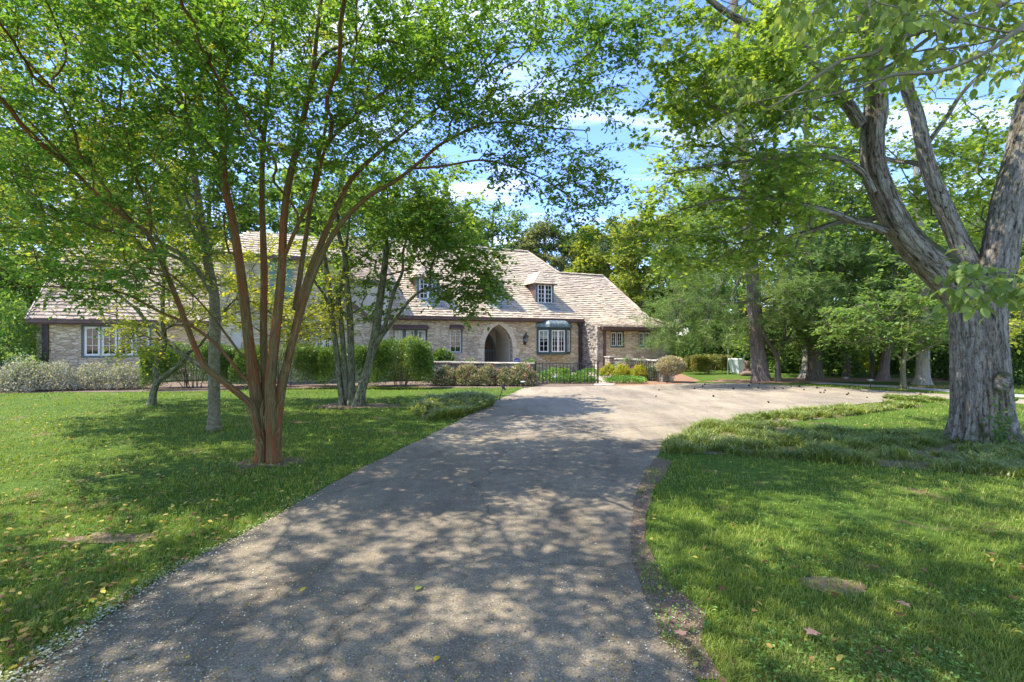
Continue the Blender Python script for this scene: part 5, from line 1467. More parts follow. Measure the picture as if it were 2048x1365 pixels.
# --- big maple, right
x0, y0 = G(1965, 885)
_lp = limbpts
def limbpts(l): return _lp([(a, b_, c, r * .88) for a, b_, c, r in l])
mp = tree_thing('maple_tree', 'massive old maple with deeply furrowed grey bark and mossy crotch at right', 'tree', (x0, y0))
T = Tree(66, flute(.045, .042, .22, 0, .6, 1.5, 6.5, 8, 7.0), .025, 84)
Yp = 7.9
T.limb(limbpts([(1966, 892, Yp, .47), (1964, 850, Yp, .445), (1962, 780, Yp, .42), (1958, 700, Yp, .405), (1955, 640, Yp, .40), (1950, 590, Yp, .39), (1950, 540, Yp, .34)]))
T.limb(limbpts([(1965, 640, Yp, .30), (1925, 585, Yp, .32), (1880, 540, Yp, .30), (1835, 500, Yp, .25), (1797, 455, Yp - .05, .225), (1768, 395, Yp - .1, .205), (1747, 331, Yp - .15, .19), (1745, 270, Yp - .2, .18), (1752, 215, Yp - .2, .18), (1745, 130, Yp - .2, .16), (1730, 20, Yp - .2, .13), (1720, -80, Yp - .2, .10)]))
T.limb(limbpts([(1955, 600, Yp + .2, .24), (1945, 545, Yp + .25, .19), (1920, 489, Yp + .3, .16), (1887, 414, Yp + .3, .145), (1862, 352, Yp + .3, .13), (1846, 290, Yp + .3, .12), (1833, 228, Yp + .3, .11), (1813, 174, Yp + .3, .10), (1800, 80, Yp + .3, .08), (1790, -60, Yp + .3, .06)]))
T.limb(limbpts([(1970, 640, Yp, .30), (1990, 560, Yp, .28), (2004, 480, Yp, .255), (2018, 400, Yp, .24), (2042, 310, Yp, .225), (2062, 220, Yp, .23), (2090, 120, Yp, .2), (2120, 0, Yp, .16)]))
T.limb(limbpts([(1722, 250, 7.7, .10), (1693, 207, 7.65, .10), (1655, 166, 7.6, .092), (1626, 124, 7.5, .086), (1597, 83, 7.45, .08), (1552, 70, 7.4, .072), (1500, 48, 7.3, .062), (1469, 35, 7.2, .055), (1424, 4, 7.1, .045), (1380, -40, 7, .03)]))
T.limb(limbpts([(1597, 83, 7.45, .05), (1560, 40, 7.6, .045), (1500, 0, 7.8, .04), (1440, -40, 8, .03)]))
T.limb(limbpts([(1770, 462, 7.8, .075), (1740, 452, 7.75, .07), (1697, 439, 7.7, .062), (1660, 425, 7.6, .056), (1626, 416, 7.5, .05), (1573, 404, 7.4, .042), (1515, 395, 7.3, .03), (1440, 400, 7.2, .02), (1360, 420, 7.1, .012)]))
T.limb(limbpts([(1755, 435, 8.0, .055), (1738, 439, 8.05, .05), (1690, 442, 8.1, .046), (1655, 451, 8.15, .042), (1602, 468, 8.2, .036), (1552, 480, 8.2, .028), (1490, 510, 8.2, .018)]))
T.limb(limbpts([(1602, 466, 8.2, .024), (1590, 498, 8.2, .022), (1562, 512, 8.2, .018), (1530, 505, 8.2, .014), (1480, 490, 8.2, .008)]))
T.limb(limbpts([(1745, 385, 7.7, .065), (1722, 344, 7.6, .062), (1676, 319, 7.5, .055), (1614, 310, 7.4, .046), (1570, 312, 7.3, .036), (1523, 319, 7.2, .026), (1430, 330, 7.1, .016), (1330, 350, 7.0, .01)]))
T.limb(limbpts([(1862, 335, 8.2, .05), (1820, 325, 8.4, .045), (1790, 322, 8.6, .04), (1700, 300, 9.0, .028), (1600, 290, 9.4, .018)]))
T.limb(limbpts([(1846, 300, 8.2, .045), (1890, 240, 8.4, .04), (1930, 180, 8.6, .034), (2000, 120, 8.8, .024), (2080, 90, 9, .015)]))
T.limb(limbpts([(1650, 240, 7.6, .03), (1600, 230, 7.4, .026), (1540, 110 + 120, 7.3, .02), (1440, 215, 7.2, .014)]))
rg = T.rg
limbpts = _lp
tg = np.concatenate([box_pts(170, (1300, 1600), (-20, 230), (6.2, 8.6)), box_pts(26, (1250, 1330), (-20, 90), (6.4, 8.0)), box_pts(40, (1350, 1600), (150, 260), (6.6, 8.4)), box_pts(170, (1290, 1640), (290, 440), (6.2, 9.2)), box_pts(70, (1300, 1560), (420, 540), (6.6, 9)), box_pts(60, (1250, 1420), (340, 480), (6.2, 8)),
                     box_pts(90, (1520, 1800), (-60, 200), (6.6, 9.5)), box_pts(60, (1560, 1760), (230, 420), (8.2, 10.5)), box_pts(130, (1800, 2150), (140, 420), (8.4, 11)), box_pts(60, (1830, 2150), (300, 470), (8.6, 10.5)), box_pts(60, (1780, 2200), (-80, 160), (7.5, 10)),
                     np.c_[rg.uniform(6, 13, 130), rg.uniform(6.2, 12, 130), rg.uniform(7.5, 10.5, 130)]])
dn = fbm(tg * .8, 9, 2); tg = tg[dn > .44]
T.grow(tg, .4, .2, zmin=2.6, jit=.06)
finish_tree(T, mp, M['bark_maple'], M['leaf_maple'], 6, .44, 9, .070, T_MAPLE, .35, .35, rtip=.0045, expo=.37)
kb = rock(0, 0, 0, .12, .09, .17, 5, 'x', M['bark_maple'], 'burl')
for k_ in ('label', 'category', 'group'): del kb[k_]
_c = np.array([v.co[:] for v in kb.data.vertices]); _a = kb.data.attributes.new('tc', 'FLOAT_VECTOR', 'POINT'); _a.data.foreach_set('vector', (_c * 2.2).astype(np.float32).ravel())
for v, q in zip(kb.data.vertices, fbm(_c * 22, 3, 3)): v.co = v.co * (.92 + .16 * q)
kb.parent = mp; q = W(2006, 765, 7.48); kb.location = (q[0] - mp.location[0], q[1] - mp.location[1], q[2])

# --- near dogwood: trunk outside the frame, long pale boughs overhead
nd = tree_thing('dogwood_tree', 'near dogwood reaching in from the right with large drooping leaves on pale boughs', 'tree', (4.3, 2.6))
T = Tree(77, None, .06, 12)
T.limb([(4.3, 2.6, 0, .16), (4.25, 2.65, .8, .13), (4.1, 2.7, 1.6, .12), (4.0, 2.75, 2.4, .10), (4.0, 2.9, 3.4, .08), (4.2, 3.1, 4.6, .06), (4.2, 3.3, 6, .03)])
T.limb([(4.0, 2.78, 2.7, .06), (3.7, 3.0, 3.35, .045), *limbpts([(2060, -10, 3.2, .021), (1990, 18, 3.2, .019), (1900, 45, 3.2, .017), (1800, 78, 3.2, .015), (1740, 110, 3.2, .012), (1690, 118, 3.2, .010), (1640, 150, 3.2, .011), (1590, 185, 3.2, .008), (1540, 215, 3.2, .005)])])
T.limb([(4.05, 2.75, 2.2, .05), *limbpts([(2110, 60, 3.0, .018), (2040, 60, 3.0, .015), (1990, 95, 3.0, .013), (1930, 125, 3.0, .011), (1870, 145, 3.05, .013), (1790, 150, 3.1, .010), (1700, 180, 3.15, .007), (1620, 200, 3.2, .004)])])
T.limb(limbpts([(1900, 45, 3.2, .014), (1840, 90, 3.3, .012), (1790, 125, 3.4, .010), (1700, 165, 3.5, .008), (1580, 190, 3.6, .006), (1480, 210, 3.7, .004)]))
T.limb([(4.05, 2.72, 1.9, .03), *limbpts([(2130, 560, 3.1, .007), (2050, 560, 3.05, .005), (1980, 562, 3.0, .004), (1930, 570, 3.0, .003), (1880, 580, 3.0, .002)])])
T.limb([(4.0, 2.9, 3.3, .05), (3.2, 3.0, 4.1, .035), (2.2, 2.8, 4.5, .024), (1.2, 2.6, 4.6, .012)])
T.limb([(4.1, 3.0, 3.8, .05), (3.6, 3.9, 4.6, .035), (2.9, 4.6, 5.0, .02), (2.3, 5.0, 5.1, .012)])
rg = T.rg
tg = np.concatenate([box_pts(40, (1560, 1860), (-40, 60), (2.8, 3.6)), box_pts(24, (1640, 1900), (50, 150), (3.2, 3.8)), box_pts(20, (1780, 2060), (-40, 60), (3.0, 3.6)), box_pts(14, (1450, 1640), (150, 240), (3.6, 4.2)), box_pts(22, (1900, 2150), (-20, 160), (3.1, 3.8)),
                     box_pts(24, (1900, 2110), (525, 590), (2.8, 3.2)), box_pts(6, (1960, 2080), (560, 610), (2.8, 3.0)),
                     np.c_[rg.uniform(1.0, 5.5, 90), rg.uniform(1.2, 5.8, 90), rg.uniform(4.4, 6.2, 90)]])
T.grow(tg, .3, .12, zmin=1.4, jit=.05)
finish_tree(T, nd, M['twig'], M['leaf_dogwood'], 3, .15, 5, .064, T_DOG, .5, .3, hang=.25, along=.9, rtip=.0022, tw_r=.0016, expo=.33)

# --- tall pine by the court with drooping blue-green boughs
def pine(name, label, base, limbs, boughs, seed, rb, matb, tufts=1, group=None, needle=.17):
    o = tree_thing(name, label, 'tree', base, group)
    T = Tree(seed, flute(.05, .05, .12, 0, .5, 1.6, 9, seed), .10, 28)
    for l in limbs: T.limb(l)
    T.grow(boughs, .25, .35, zmin=3.0, jit=.05, droop=.05)
    T.wood('trunk', matb, o, rtip=.009, expo=.40)
    C, D = T.tip_data(); rg = T.rg; n = len(C); k = 13
    c = np.repeat(C, k, 0) + rg.normal(0, .30, (n * k, 3)) * np.array([1.3, 1.3, .35]); per = 16
    P = np.repeat(c, per, 0) + rg.normal(0, .05, (len(c) * per, 3)); ax = unit(rg.normal(size=(len(c), 3)) * np.array([1, 1, .4]) + np.array([0, 0, .15]))
    Dd = np.repeat(ax, per, 0) + rg.normal(0, .55, P.shape)
    o2 = leaf_mesh('crown', P, Dd, rg.normal(size=P.shape), needle * (.7 + .6 * rg.random(len(P))), (T_NEEDLE[0] * np.array([1, 1.6, 1]), T_NEEDLE[1]), M['needle'], o, rg)
    return o
rg = np.random.default_rng(5)
x0, y0 = G(1522, 762)
Yq = 20.1
bt = np.concatenate([box_pts(90, (1330, 1470), (490, 640), (17, 20.5)), box_pts(44, (1310, 1420), (600, 690), (16.5, 18.5)), box_pts(80, (1550, 1700), (500, 650), (17.5, 22)), box_pts(24, (1540, 1640), (560, 650), (17.5, 19.5)), box_pts(10, (1470, 1540), (640, 700), (20.4, 21.5)), box_pts(50, (1400, 1640), (380, 500), (18, 23)), box_pts(45, (1390, 1560), (150, 380), (18.5, 22)), box_pts(25, (1380, 1480), (180, 330), (19, 21)), box_pts(70, (1380, 1650), (-300, 150), (18, 22)), box_pts(30, (1600, 1760), (430, 560), (19, 22))])
pine('pine_tree', 'tall white pine with thick pinkish furrowed trunk and drooping blue-green needles', (x0, y0),
     [limbpts([(1523, 764, Yq, .36), (1519, 735, Yq, .31), (1514, 680, Yq, .275), (1508, 600, Yq, .26), (1501, 500, Yq, .25), (1494, 400, Yq, .23), (1486, 290, Yq, .21), (1478, 180, Yq, .18), (1470, 40, Yq, .15), (1462, -150, Yq, .10), (1458, -330, Yq, .05)]),
      limbpts([(1500, 535, Yq, .07), (1480, 540, 19.8, .065), (1460, 548, 19.4, .055), (1445, 565, 19.0, .045), (1420, 600, 18.5, .03), (1390, 640, 18, .02)]),
      limbpts([(1500, 545, Yq, .06), (1480, 560, 20, .05), (1468, 580, 19.8, .04), (1458, 600, 19.6, .025)]),
      limbpts([(1508, 555, Yq, .06), (1540, 575, 19.7, .05), (1570, 600, 19.3, .035), (1620, 620, 19, .02)])],
     bt, 101, .3, M['bark_pine'])

# trunks and trees beyond the court, each with its own crown
def leafy(name, label, limbs, targets, seed, matb, matl, k=5, length=.7, per=9, leaf=.16, tpl=T_RHOMB, group=None, sides=16, fl=.3, grow_z=1.5, flat=.4, rtip=.008, step=.4):
    base = limbs[0][0]
    o = tree_thing(name, label, 'tree', (base[0], base[1]), group)
    T = Tree(seed, flute(.07, .05, fl * .5, 0, .5, 1.6, 7, seed), .12, sides)
    for l in limbs: T.limb(l)
    T.grow(targets, .3, step, zmin=grow_z, jit=.05)
    return finish_tree(T, o, matb, matl, k, length, per, leaf, tpl, flat, .3, rtip=rtip, expo=.38, tw_r=.006)
GT = 'trees beyond the court'
rg = np.random.default_rng(6)
_lp = limbpts
def limbpts(l): return _lp([(a, b_, c, r * .78) for a, b_, c, r in l])
leafy('forked_tree', 'thin dark Y-forked tree just right of the big pine', [limbpts([(1556, 766, 19.6, .15), (1556, 730, 19.6, .12), (1553, 712, 19.6, .115), (1540, 690, 19.5, .08), (1527, 665, 19.4, .06), (1515, 640, 19.3, .04)]),
      limbpts([(1554, 716, 19.6, .09), (1566, 690, 19.7, .08), (1570, 650, 19.8, .06), (1572, 600, 19.9, .04)]), limbpts([(1562, 698, 19.7, .06), (1580, 670, 19.8, .05), (1595, 640, 19.9, .03)])],
      np.concatenate([box_pts(60, (1540, 1640), (600, 700), (18.8, 21)), box_pts(30, (1480, 1560), (640, 720), (19.8, 21.5))]), 111, M['bark_dark'], M['leaf_mid'], leaf=.15, length=.5, group=GT)
leafy('maple_tree', 'thick very dark trunk standing before a sunlit pale one', [limbpts([(1631, 762, 20.4, .42), (1630, 735, 20.4, .34), (1629, 690, 20.4, .33), (1628, 640, 20.4, .31), (1627, 560, 20.4, .28), (1620, 450, 20.4, .22), (1615, 330, 20.4, .16), (1610, 200, 20.4, .10)])],
      np.concatenate([box_pts(120, (1560, 1760), (470, 650), (18, 23)), box_pts(80, (1560, 1750), (300, 480), (18.5, 23)), box_pts(24, (1600, 1700), (640, 700), (18.8, 20)), box_pts(60, (1560, 1740), (150, 320), (19, 23))]), 112, M['bark_dark'], M['leaf_mid'], leaf=.19, length=.8, group=GT)
leafy('oak_tree', 'pale sunlit flared trunk directly behind the thick dark one', [limbpts([(1611, 759, 21.6, .34), (1614, 730, 21.6, .24), (1613, 680, 21.6, .21), (1612, 600, 21.6, .19), (1610, 480, 21.6, .15), (1605, 300, 21.6, .08)])],
      np.concatenate([box_pts(80, (1500, 1680), (520, 700), (21.5, 25)), box_pts(70, (1480, 1700), (360, 540), (21.5, 25))]), 113, M['bark_light'], M['leaf_bright'], leaf=.19, length=.8, group=GT)
leafy('oak_tree', 'slim dark straight trunk between the thick dark trunk and the leaning one', [limbpts([(1693, 759, 21.8, .22), (1694, 730, 21.8, .17), (1692, 690, 21.8, .165), (1689, 640, 21.8, .15), (1688, 560, 21.8, .13), (1690, 420, 21.8, .08)])],
      np.concatenate([box_pts(90, (1640, 1800), (520, 690), (20, 25)), box_pts(60, (1640, 1800), (380, 540), (20, 25))]), 114, M['bark_dark'], M['leaf_mid'], leaf=.19, length=.8, group=GT)
leafy('pine_trunk_tree', 'reddish trunk leaning right of the slim dark trunk on pine straw', [limbpts([(1766, 763, 20.5, .30), (1769, 735, 20.5, .22), (1773, 700, 20.5, .20), (1778, 650, 20.5, .18), (1786, 560, 20.5, .14), (1795, 420, 20.5, .08)])],
      np.concatenate([box_pts(90, (1700, 1880), (500, 680), (20, 24)), box_pts(50, (1720, 1880), (380, 520), (20, 24))]), 115, M['bark_pine'], M['leaf_mid'], leaf=.19, length=.8, group=GT)
leafy('sapling', 'thin dark sapling left of the leaning reddish trunk', [limbpts([(1745, 762, 21, .12), (1745, 735, 21, .10), (1743, 700, 21, .09), (1740, 620, 21, .05)])], box_pts(50, (1680, 1800), (560, 690), (20.5, 24)), 116, M['bark_dark'], M['leaf_bright'], leaf=.17, length=.6, group=GT)
leafy('dogwood_tree', 'small grey low-branching dogwood on the far grass strip before the pale flared maple', [limbpts([(1806, 778, 16.8, .13), (1806, 755, 16.8, .105), (1806, 728, 16.8, .10), (1811, 705, 16.8, .085), (1809, 690, 16.8, .06), (1800, 672, 16.6, .05), (1785, 650, 16.4, .035), (1768, 630, 16.2, .02)]),
      limbpts([(1810, 705, 16.8, .06), (1815, 680, 16.9, .05), (1818, 640, 17, .04), (1822, 600, 17, .02)]), limbpts([(1806, 724, 16.8, .05), (1835, 708, 16.6, .04), (1865, 692, 16.4, .03), (1900, 672, 16.2, .015)]), limbpts([(1804, 722, 16.8, .04), (1785, 700, 16.8, .03), (1768, 682, 16.7, .02)])],
      np.concatenate([box_pts(90, (1700, 1900), (560, 670), (15.4, 18.2)), box_pts(50, (1720, 1900), (650, 705), (15.6, 18)), box_pts(40, (1640, 1760), (620, 690), (15.6, 17.6))]), 117, M['bark_grey'], M['leaf_mid'], leaf=.125, length=.45, group=GT, flat=.25)
leafy('maple_tree', 'pale grey flared maple trunk left of the massive maple, beyond the grass strip', [limbpts([(1844, 778, 18.4, .44), (1845, 755, 18.4, .30), (1846, 720, 18.4, .265), (1847, 680, 18.4, .26), (1846, 640, 18.4, .25), (1843, 560, 18.4, .22), (1838, 440, 18.4, .16), (1830, 300, 18.4, .1)]), limbpts([(1845, 600, 18.4, .12), (1880, 540, 18.2, .09), (1930, 470, 18, .06)])],
      np.concatenate([box_pts(110, (1760, 2050), (430, 640), (17, 22)), box_pts(80, (1780, 2060), (280, 450), (17.5, 22))]), 118, M['bark_light'], M['leaf_mid'], leaf=.18, length=.8, group=GT)
leafy('dogwood_tree', 'leafy tree past the massive trunk at the right edge of the frame', [limbpts([(2120, 790, 15.0, .2), (2118, 740, 15, .16), (2100, 680, 15, .12), (2080, 620, 15, .08), (2060, 540, 15, .04)]), limbpts([(2105, 700, 15, .06), (2060, 670, 14.8, .045), (2030, 650, 14.6, .03)])],
      np.concatenate([box_pts(90, (1990, 2160), (520, 700), (13.8, 17)), box_pts(60, (2000, 2200), (380, 540), (14, 17))]), 119, M['bark_grey'], M['leaf_bright'], leaf=.13, length=.5, group=GT)

limbpts = _lp
# background trees
def bgtree(name, label, px, Y, top_py, wpx, crown_lo_py, mat, matb, seed, leaf=.32, dens=1.0, group='trees behind the house'):
    rg = np.random.default_rng(seed)
    x = (px - 1024) / 1000 * Y; zt = CAMH - (top_py - 682.5) / 1000 * Y; zl = max(.8, CAMH - (crown_lo_py - 682.5) / 1000 * Y); rw = wpx / 2000 * Y
    o = tree_thing(name, label, 'tree', (x, Y), group)
    T = Tree(seed, None, .4, 10)
    r0 = .018 * zt + .05
    T.limb([(x, Y, 0, r0 * 1.3), (x + rg.normal(0, .1), Y, zt * .15, r0), (x + rg.normal(0, .3), Y + rg.normal(0, .3), zt * .5, r0 * .7), (x + rg.normal(0, .4), Y, zt * .9, r0 * .15)])
    zc = (zt + zl) / 2; hz = (zt - zl) / 2
    nc = int(70 * dens)
    tg = ellipsoid(rg, (x, Y, zc), (rw * .92, rw * .8, hz * .94), nc, .7)
    tg = tg[tg[:, 2] > .8]
    T.grow(tg, .25, .9, zmin=min(zl * .6, 2), jit=.03)
    T.wood('trunk', matb, o, rtip=.018, expo=.42, thin_sides=4)
    C, D = T.tip_data(); n = len(C); per = int(170 * dens ** .3)
    cs = rw * .20 * (.6 + .8 * rg.random(n))
    P = np.repeat(C, per, 0) + unit(rg.normal(size=(n * per, 3))) * (rg.random((n * per, 1)) ** .5) * np.repeat(cs, per)[:, None] * np.array([1.35, 1.35, .8])
    Dd = rg.normal(size=P.shape) * np.array([1, 1, .5]); Nn = np.array([0, 0, 1.]) + rg.normal(0, .6, P.shape)
    leaf_mesh('crown', P, Dd, Nn, leaf * (.6 + .8 * rg.random(len(P))), T_RHOMB, mat, o, rg)
    return o
BG = [
 ('tall dark tree behind the roof left of the ridge end', 985, 46, 395, 190, 620, 'leaf_dark', .30, 1.2),
 ('fine-leaved grey-green tree behind the roof hip', 1095, 44, 425, 170, 640, 'leaf_fine', .26, 1.4),
 ('grey-green tree rising behind the main roof under the magnolia boughs', 905, 48, 380, 170, 640, 'leaf_fine', .28, 1.1),
 ('yellow-green tree above the right end of the roof', 1215, 40, 432, 170, 620, 'leaf_bgreen', .30, 1.3),
 ('dark tree directly behind the wing ridge', 1160, 50, 455, 120, 640, 'leaf_dark', .32, 1.0),
 ('bright green tree between the roof end and the pine', 1310, 34, 400, 180, 660, 'leaf_bgreen', .24, 1.5),
 ('dark green tree low behind the right wing', 1290, 42, 540, 120, 700, 'leaf_dark', .30, 1.0),
 ('green tree behind the pine boughs', 1400, 38, 330, 200, 690, 'leaf_mid', .26, 1.4),
 ('dark tree behind the garden tarp', 1450, 33, 560, 130, 715, 'leaf_dark', .24, 1.2),
 ('broad green tree behind the pine trunk', 1560, 44, 300, 230, 700, 'leaf_mid', .30, 1.4),
 ('tall green tree far behind the dark maple', 1690, 46, 330, 220, 710, 'leaf_mid', .30, 1.3),
 ('bright far tree behind the leaning reddish trunk', 1790, 40, 400, 190, 700, 'leaf_bright', .28, 1.3),
 ('dark far tree behind the pale flared maple', 1880, 44, 380, 200, 720, 'leaf_dark', .30, 1.3),
 ('green far tree past the massive maple', 2010, 36, 380, 220, 730, 'leaf_mid', .28, 1.4),
 ('green far tree at the right edge', 2120, 40, 300, 240, 730, 'leaf_mid', .30, 1.2),
 ('dark evergreen beyond the left end of the house', 20, 24, 500, 160, 740, 'leaf_dark', .17, 1.6),
 ('tall green tree over the left wing roof', 130, 40, 250, 240, 640, 'leaf_mid', .28, 1.4),
 ('tall yellow-green tree above the left wing', 270, 36, 200, 240, 560, 'leaf_bright', .26, 1.2),
 ('dark tree behind the two-storey block', 420, 42, 300, 200, 560, 'leaf_dark', .28, 1.2),
 ('green tree behind the two-storey roof', 560, 44, 330, 190, 560, 'leaf_mid', .30, 1.2),
 ('far green tree above the stucco part', 690, 46, 360, 190, 600, 'leaf_fine', .30, 1.1),
 ('dark tree behind the main ridge', 800, 44, 390, 170, 600, 'leaf_dark', .30, 1.1),
 ('leafy tree at the far left edge', -60, 30, 330, 220, 700, 'leaf_mid', .22, 1.4),
]
for k, (lab, px, Y, tp, wp, lo, mt, lf, dn_) in enumerate(BG):
    bgtree('evergreen_tree' if mt == 'leaf_dark' else 'leafy_tree', lab, px, Y, tp, wp, lo, M[mt], M['bark_dark'], 200 + k, lf, dn_)
#PART5
# ------------------------------------------------------------------ shrubs, beds, hedges
def shrub(name, label, cat, cx, cy, rx, ry, h, n, leaf, mat, seed, tpl=T_RHOMB, boxy=0, stems=8, z0=.05, rz=0, clump=.35, group=None, shell=.72, bark='twig', top=None, topn=0, lump=.18, up=.4):
    o = thing(name, label, cat, (cx, cy, 0), rz, group)
    rg = np.random.default_rng(seed)
    v = unit(rg.normal(size=(n, 3))); v[:, 2] = np.abs(v[:, 2]) if z0 < .2 else v[:, 2]
    if boxy:
        v = np.sign(v) * np.abs(v) ** (1 / boxy); v /= np.maximum(np.abs(v).max(1, keepdims=True), 1e-6) ** .6 * np.linalg.norm(v, axis=1, keepdims=True) ** .4
    lum = 1 - lump + 2 * lump * fbm(v * 2.6 + seed, seed, 2)
    u = shell + (1 - shell) * rg.random(n) ** .6; u[rg.random(n) < .25] *= .8
    sc = np.array([rx, ry, (h - z0) if z0 < .2 else (h - z0) / 2])
    P = v * (u * lum)[:, None] * sc + np.array([0, 0, z0 if z0 < .2 else (h + z0) / 2])
    P[:, 2] = np.maximum(P[:, 2], .02)
    Dd = v * np.array([1, 1, 1]) + rg.normal(0, .7, P.shape) + np.array([0, 0, up]); Nn = v + rg.normal(0, .6, P.shape) + np.array([0, 0, .5])
    leaf_mesh('foliage', P, Dd, Nn, leaf * (.6 + .8 * rg.random(n)), tpl, mat, o, rg)
    if topn:
        k = rg.integers(0, n, topn * 4); k = k[(v[k, 2] > .2)][:topn]; q = P[k] + np.array([0, 0, .04])
        per = 9; Q = np.repeat(q, per, 0) + rg.normal(0, leaf * .6, (len(q) * per, 3))
        leaf_mesh('blossom', Q, rg.normal(size=Q.shape), np.array([0, 0, 1.]) + rg.normal(0, .5, Q.shape), leaf * (1.0 if 'coral' in top.name else .75) * np.ones(len(Q)), T_RHOMB, top, o, rg)
    if stems:
        mb = MB()
        for k in range(stems):
            a = rg.random() * 6.28; b_ = rg.random() * .6 + .1
            p1 = Vector((math.cos(a) * rx * b_, math.sin(a) * ry * b_, h * .75)); p0 = Vector((math.cos(a) * rx * .18, math.sin(a) * ry * .18, 0)); pm = p0.lerp(p1, .5) + Vector((rg.normal(0, .04), rg.normal(0, .04), 0))
            mb.tube([p0, pm, p1], [.016, .011, .004], 5)
        mb.build('stem', M['bark_light'] if bark == 'light' else M['bark_dark'], o)
    return o

rgs = np.random.default_rng(3)
def at(px, Y): return ((px - 1024) / 1000 * Y, Y)
# yew hedge masses
def hd_(px0, px1, Y0, Y1, h, d, label, seed, n, mat='leaf_yew', leaf=.085):
    a = np.array(at(px0, Y0)); b_ = np.array(at(px1, Y1)); c = (a + b_) / 2; L = np.hypot(*(b_ - a)); rz = math.atan2(b_[1] - a[1], b_[0] - a[0])
    return shrub('yew_hedge', label, 'hedge', c[0], c[1], L / 2, d, h, n, leaf, M[mat], seed, T_YEW, boxy=2.2, stems=14, rz=rz, group='clipped yew hedges along the house', lump=.10, shell=.80)
hd_(286, 480, 16.6, 17.2, 1.55, .75, 'dark clipped yew hedge behind the crooked dogwood', 301, 36000)
hd_(465, 660, 17.0, 17.4, 1.50, .75, 'dark yew hedge behind the crepe myrtle stems', 302, 30000)
hd_(640, 750, 17.2, 17.3, 1.52, .7, 'loose yew behind the magnolia stems', 303, 15000)
hd_(735, 868, 17.2, 17.6, 1.72, 1.0, 'large round feathery yew left of the stone wall', 304, 36000)
x, y = at(560, 15.8)
# red-tipped row
for k, (px, w_, h) in enumerate([(893, .48, .64), (935, .55, .74), (975, .52, .70), (1012, .46, .62), (1045, .56, .76)]):
    x, y = at(px, 18.05 - .03 * k)
    shrub('abelia_shrub', ['leftmost red-tipped shrub beside the round yew', 'second red-tipped shrub from the round yew', 'middle red-tipped shrub before the stone wall', 'smallest red-tipped shrub, fourth along the wall', 'red-tipped shrub at the fence end of the wall'][k], 'shrub', x, y, w_, .42, h, 7000, .055, M['leaf_redtip'], 310 + k, top=M['blossom_coral'], topn=[50, 110, 60, 40, 110][k], group='red-tipped shrubs before the stone wall', lump=.25, stems=10)
# cream-topped shrub with bare legs
x, y = at(1341, 19.4)
shrub('privet_shrub', 'cream-topped rounded shrub on bare pale stems beside the stone pillar', 'shrub', x, y, .55, .5, 1.02, 9000, .055, M['leaf_cream'], 320, z0=.28, stems=16, bark='light')
# boxwood hedge right of it
x, y = at(1418, 24.4)
shrub('boxwood_hedge', 'low olive-brown clipped hedge behind the cream-topped shrub', 'hedge', x, y, 1.35, .55, .98, 26000, .06, M['leaf_boxwood'], 321, boxy=2.4, rz=.35, lump=.08, stems=10)
x, y = at(1372, 26.5)
shrub('laurel_shrub', 'bright green shrub at the right corner of the wing', 'shrub', x, y, .9, .7, 1.9, 7000, .11, M['leaf_mid'], 322, T_OVAL)
x, y = at(1415, 28.5)
shrub('laurel_shrub', 'tall dark shrub mass behind the olive hedge', 'shrub', x, y, 1.6, 1.0, 3.2, 12000, .13, M['leaf_dark'], 323, T_OVAL)
# flowers
for k, (px, Y, rx, h, mt, lab, bn) in enumerate([(1218, 21.6, .42, .56, 'blossom_yellow', 'yellow flower clump next to the patio', 300), (1245, 20.6, .42, .58, 'blossom_yellow', 'golden flower clump behind the left end of the short fence', 340), (1280, 20.3, .45, .60, 'blossom_yellow', 'golden flower clump behind the middle of the short fence', 340),
        (1256, 21.0, .42, .98, 'blossom_pink', 'tall pink phlox left over the garden wall', 150), (1284, 20.6, .38, .92, 'blossom_pink', 'tall pink phlox right over the garden wall', 120), (1240, 21.5, .34, .66, 'blossom_white', 'white-flowered leafy clump left of the pink phlox', 70), (1302, 20.2, .30, .60, 'blossom_white', 'white-flowered clump by the stone end pillar', 60)]):
    x, y = at(px, Y)
    shrub('flower_clump', lab, 'flowers', x, y, rx, rx * .8, h, 1500, .06, M['leaf_bed'], 330 + k, stems=5, top=M[mt], topn=bn, group='flower clumps by the patio')
x, y = at(940, 20.6); shrub('flower_clump', 'pink phlox peeping over the low wall before the arch', 'flowers', x, y, .45, .3, .98, 900, .06, M['leaf_bed'], 338, stems=5, top=M['blossom_pink'], topn=90, group='flower clumps by the patio')
# ground cover masses and small plants by the fence
for k, (px, Y, rx, ry, h, lab) in enumerate([(1252, 19.0, .85, .42, .26, 'low green mound right of the brick path, before the short fence'), (1150, 18.9, .95, .30, .32, 'low green planting along the foot of the long fence'), (1090, 19.0, .35, .3, .45, 'leafy plant at the left end of the long fence'),
        (1108, 21.8, .5, .35, .42, 'green plants under the bay window, left'), (1180, 22.6, .55, .3, .36, 'green plants below the downspout'), (1130, 19.6, .28, .25, .55, 'upright leafy plant with orange tips behind the fence'), (1060, 23.4, .35, .3, .75, 'small shrub below the wall lantern'),
        (1160, 19.7, .30, .25, .42, 'bright plant behind the middle of the long fence')]):
    x, y = at(px, Y)
    shrub('bedding_plant', lab, 'plant', x, y, rx, ry, h, 3200 if k < 2 else 1300, .06, M['leaf_bed'], 350 + k, stems=4, group='bedding plants around the patio', lump=.3, top=M['blossom_yellow'] if k in (5,) else None, topn=6 if k in (5,) else 0)
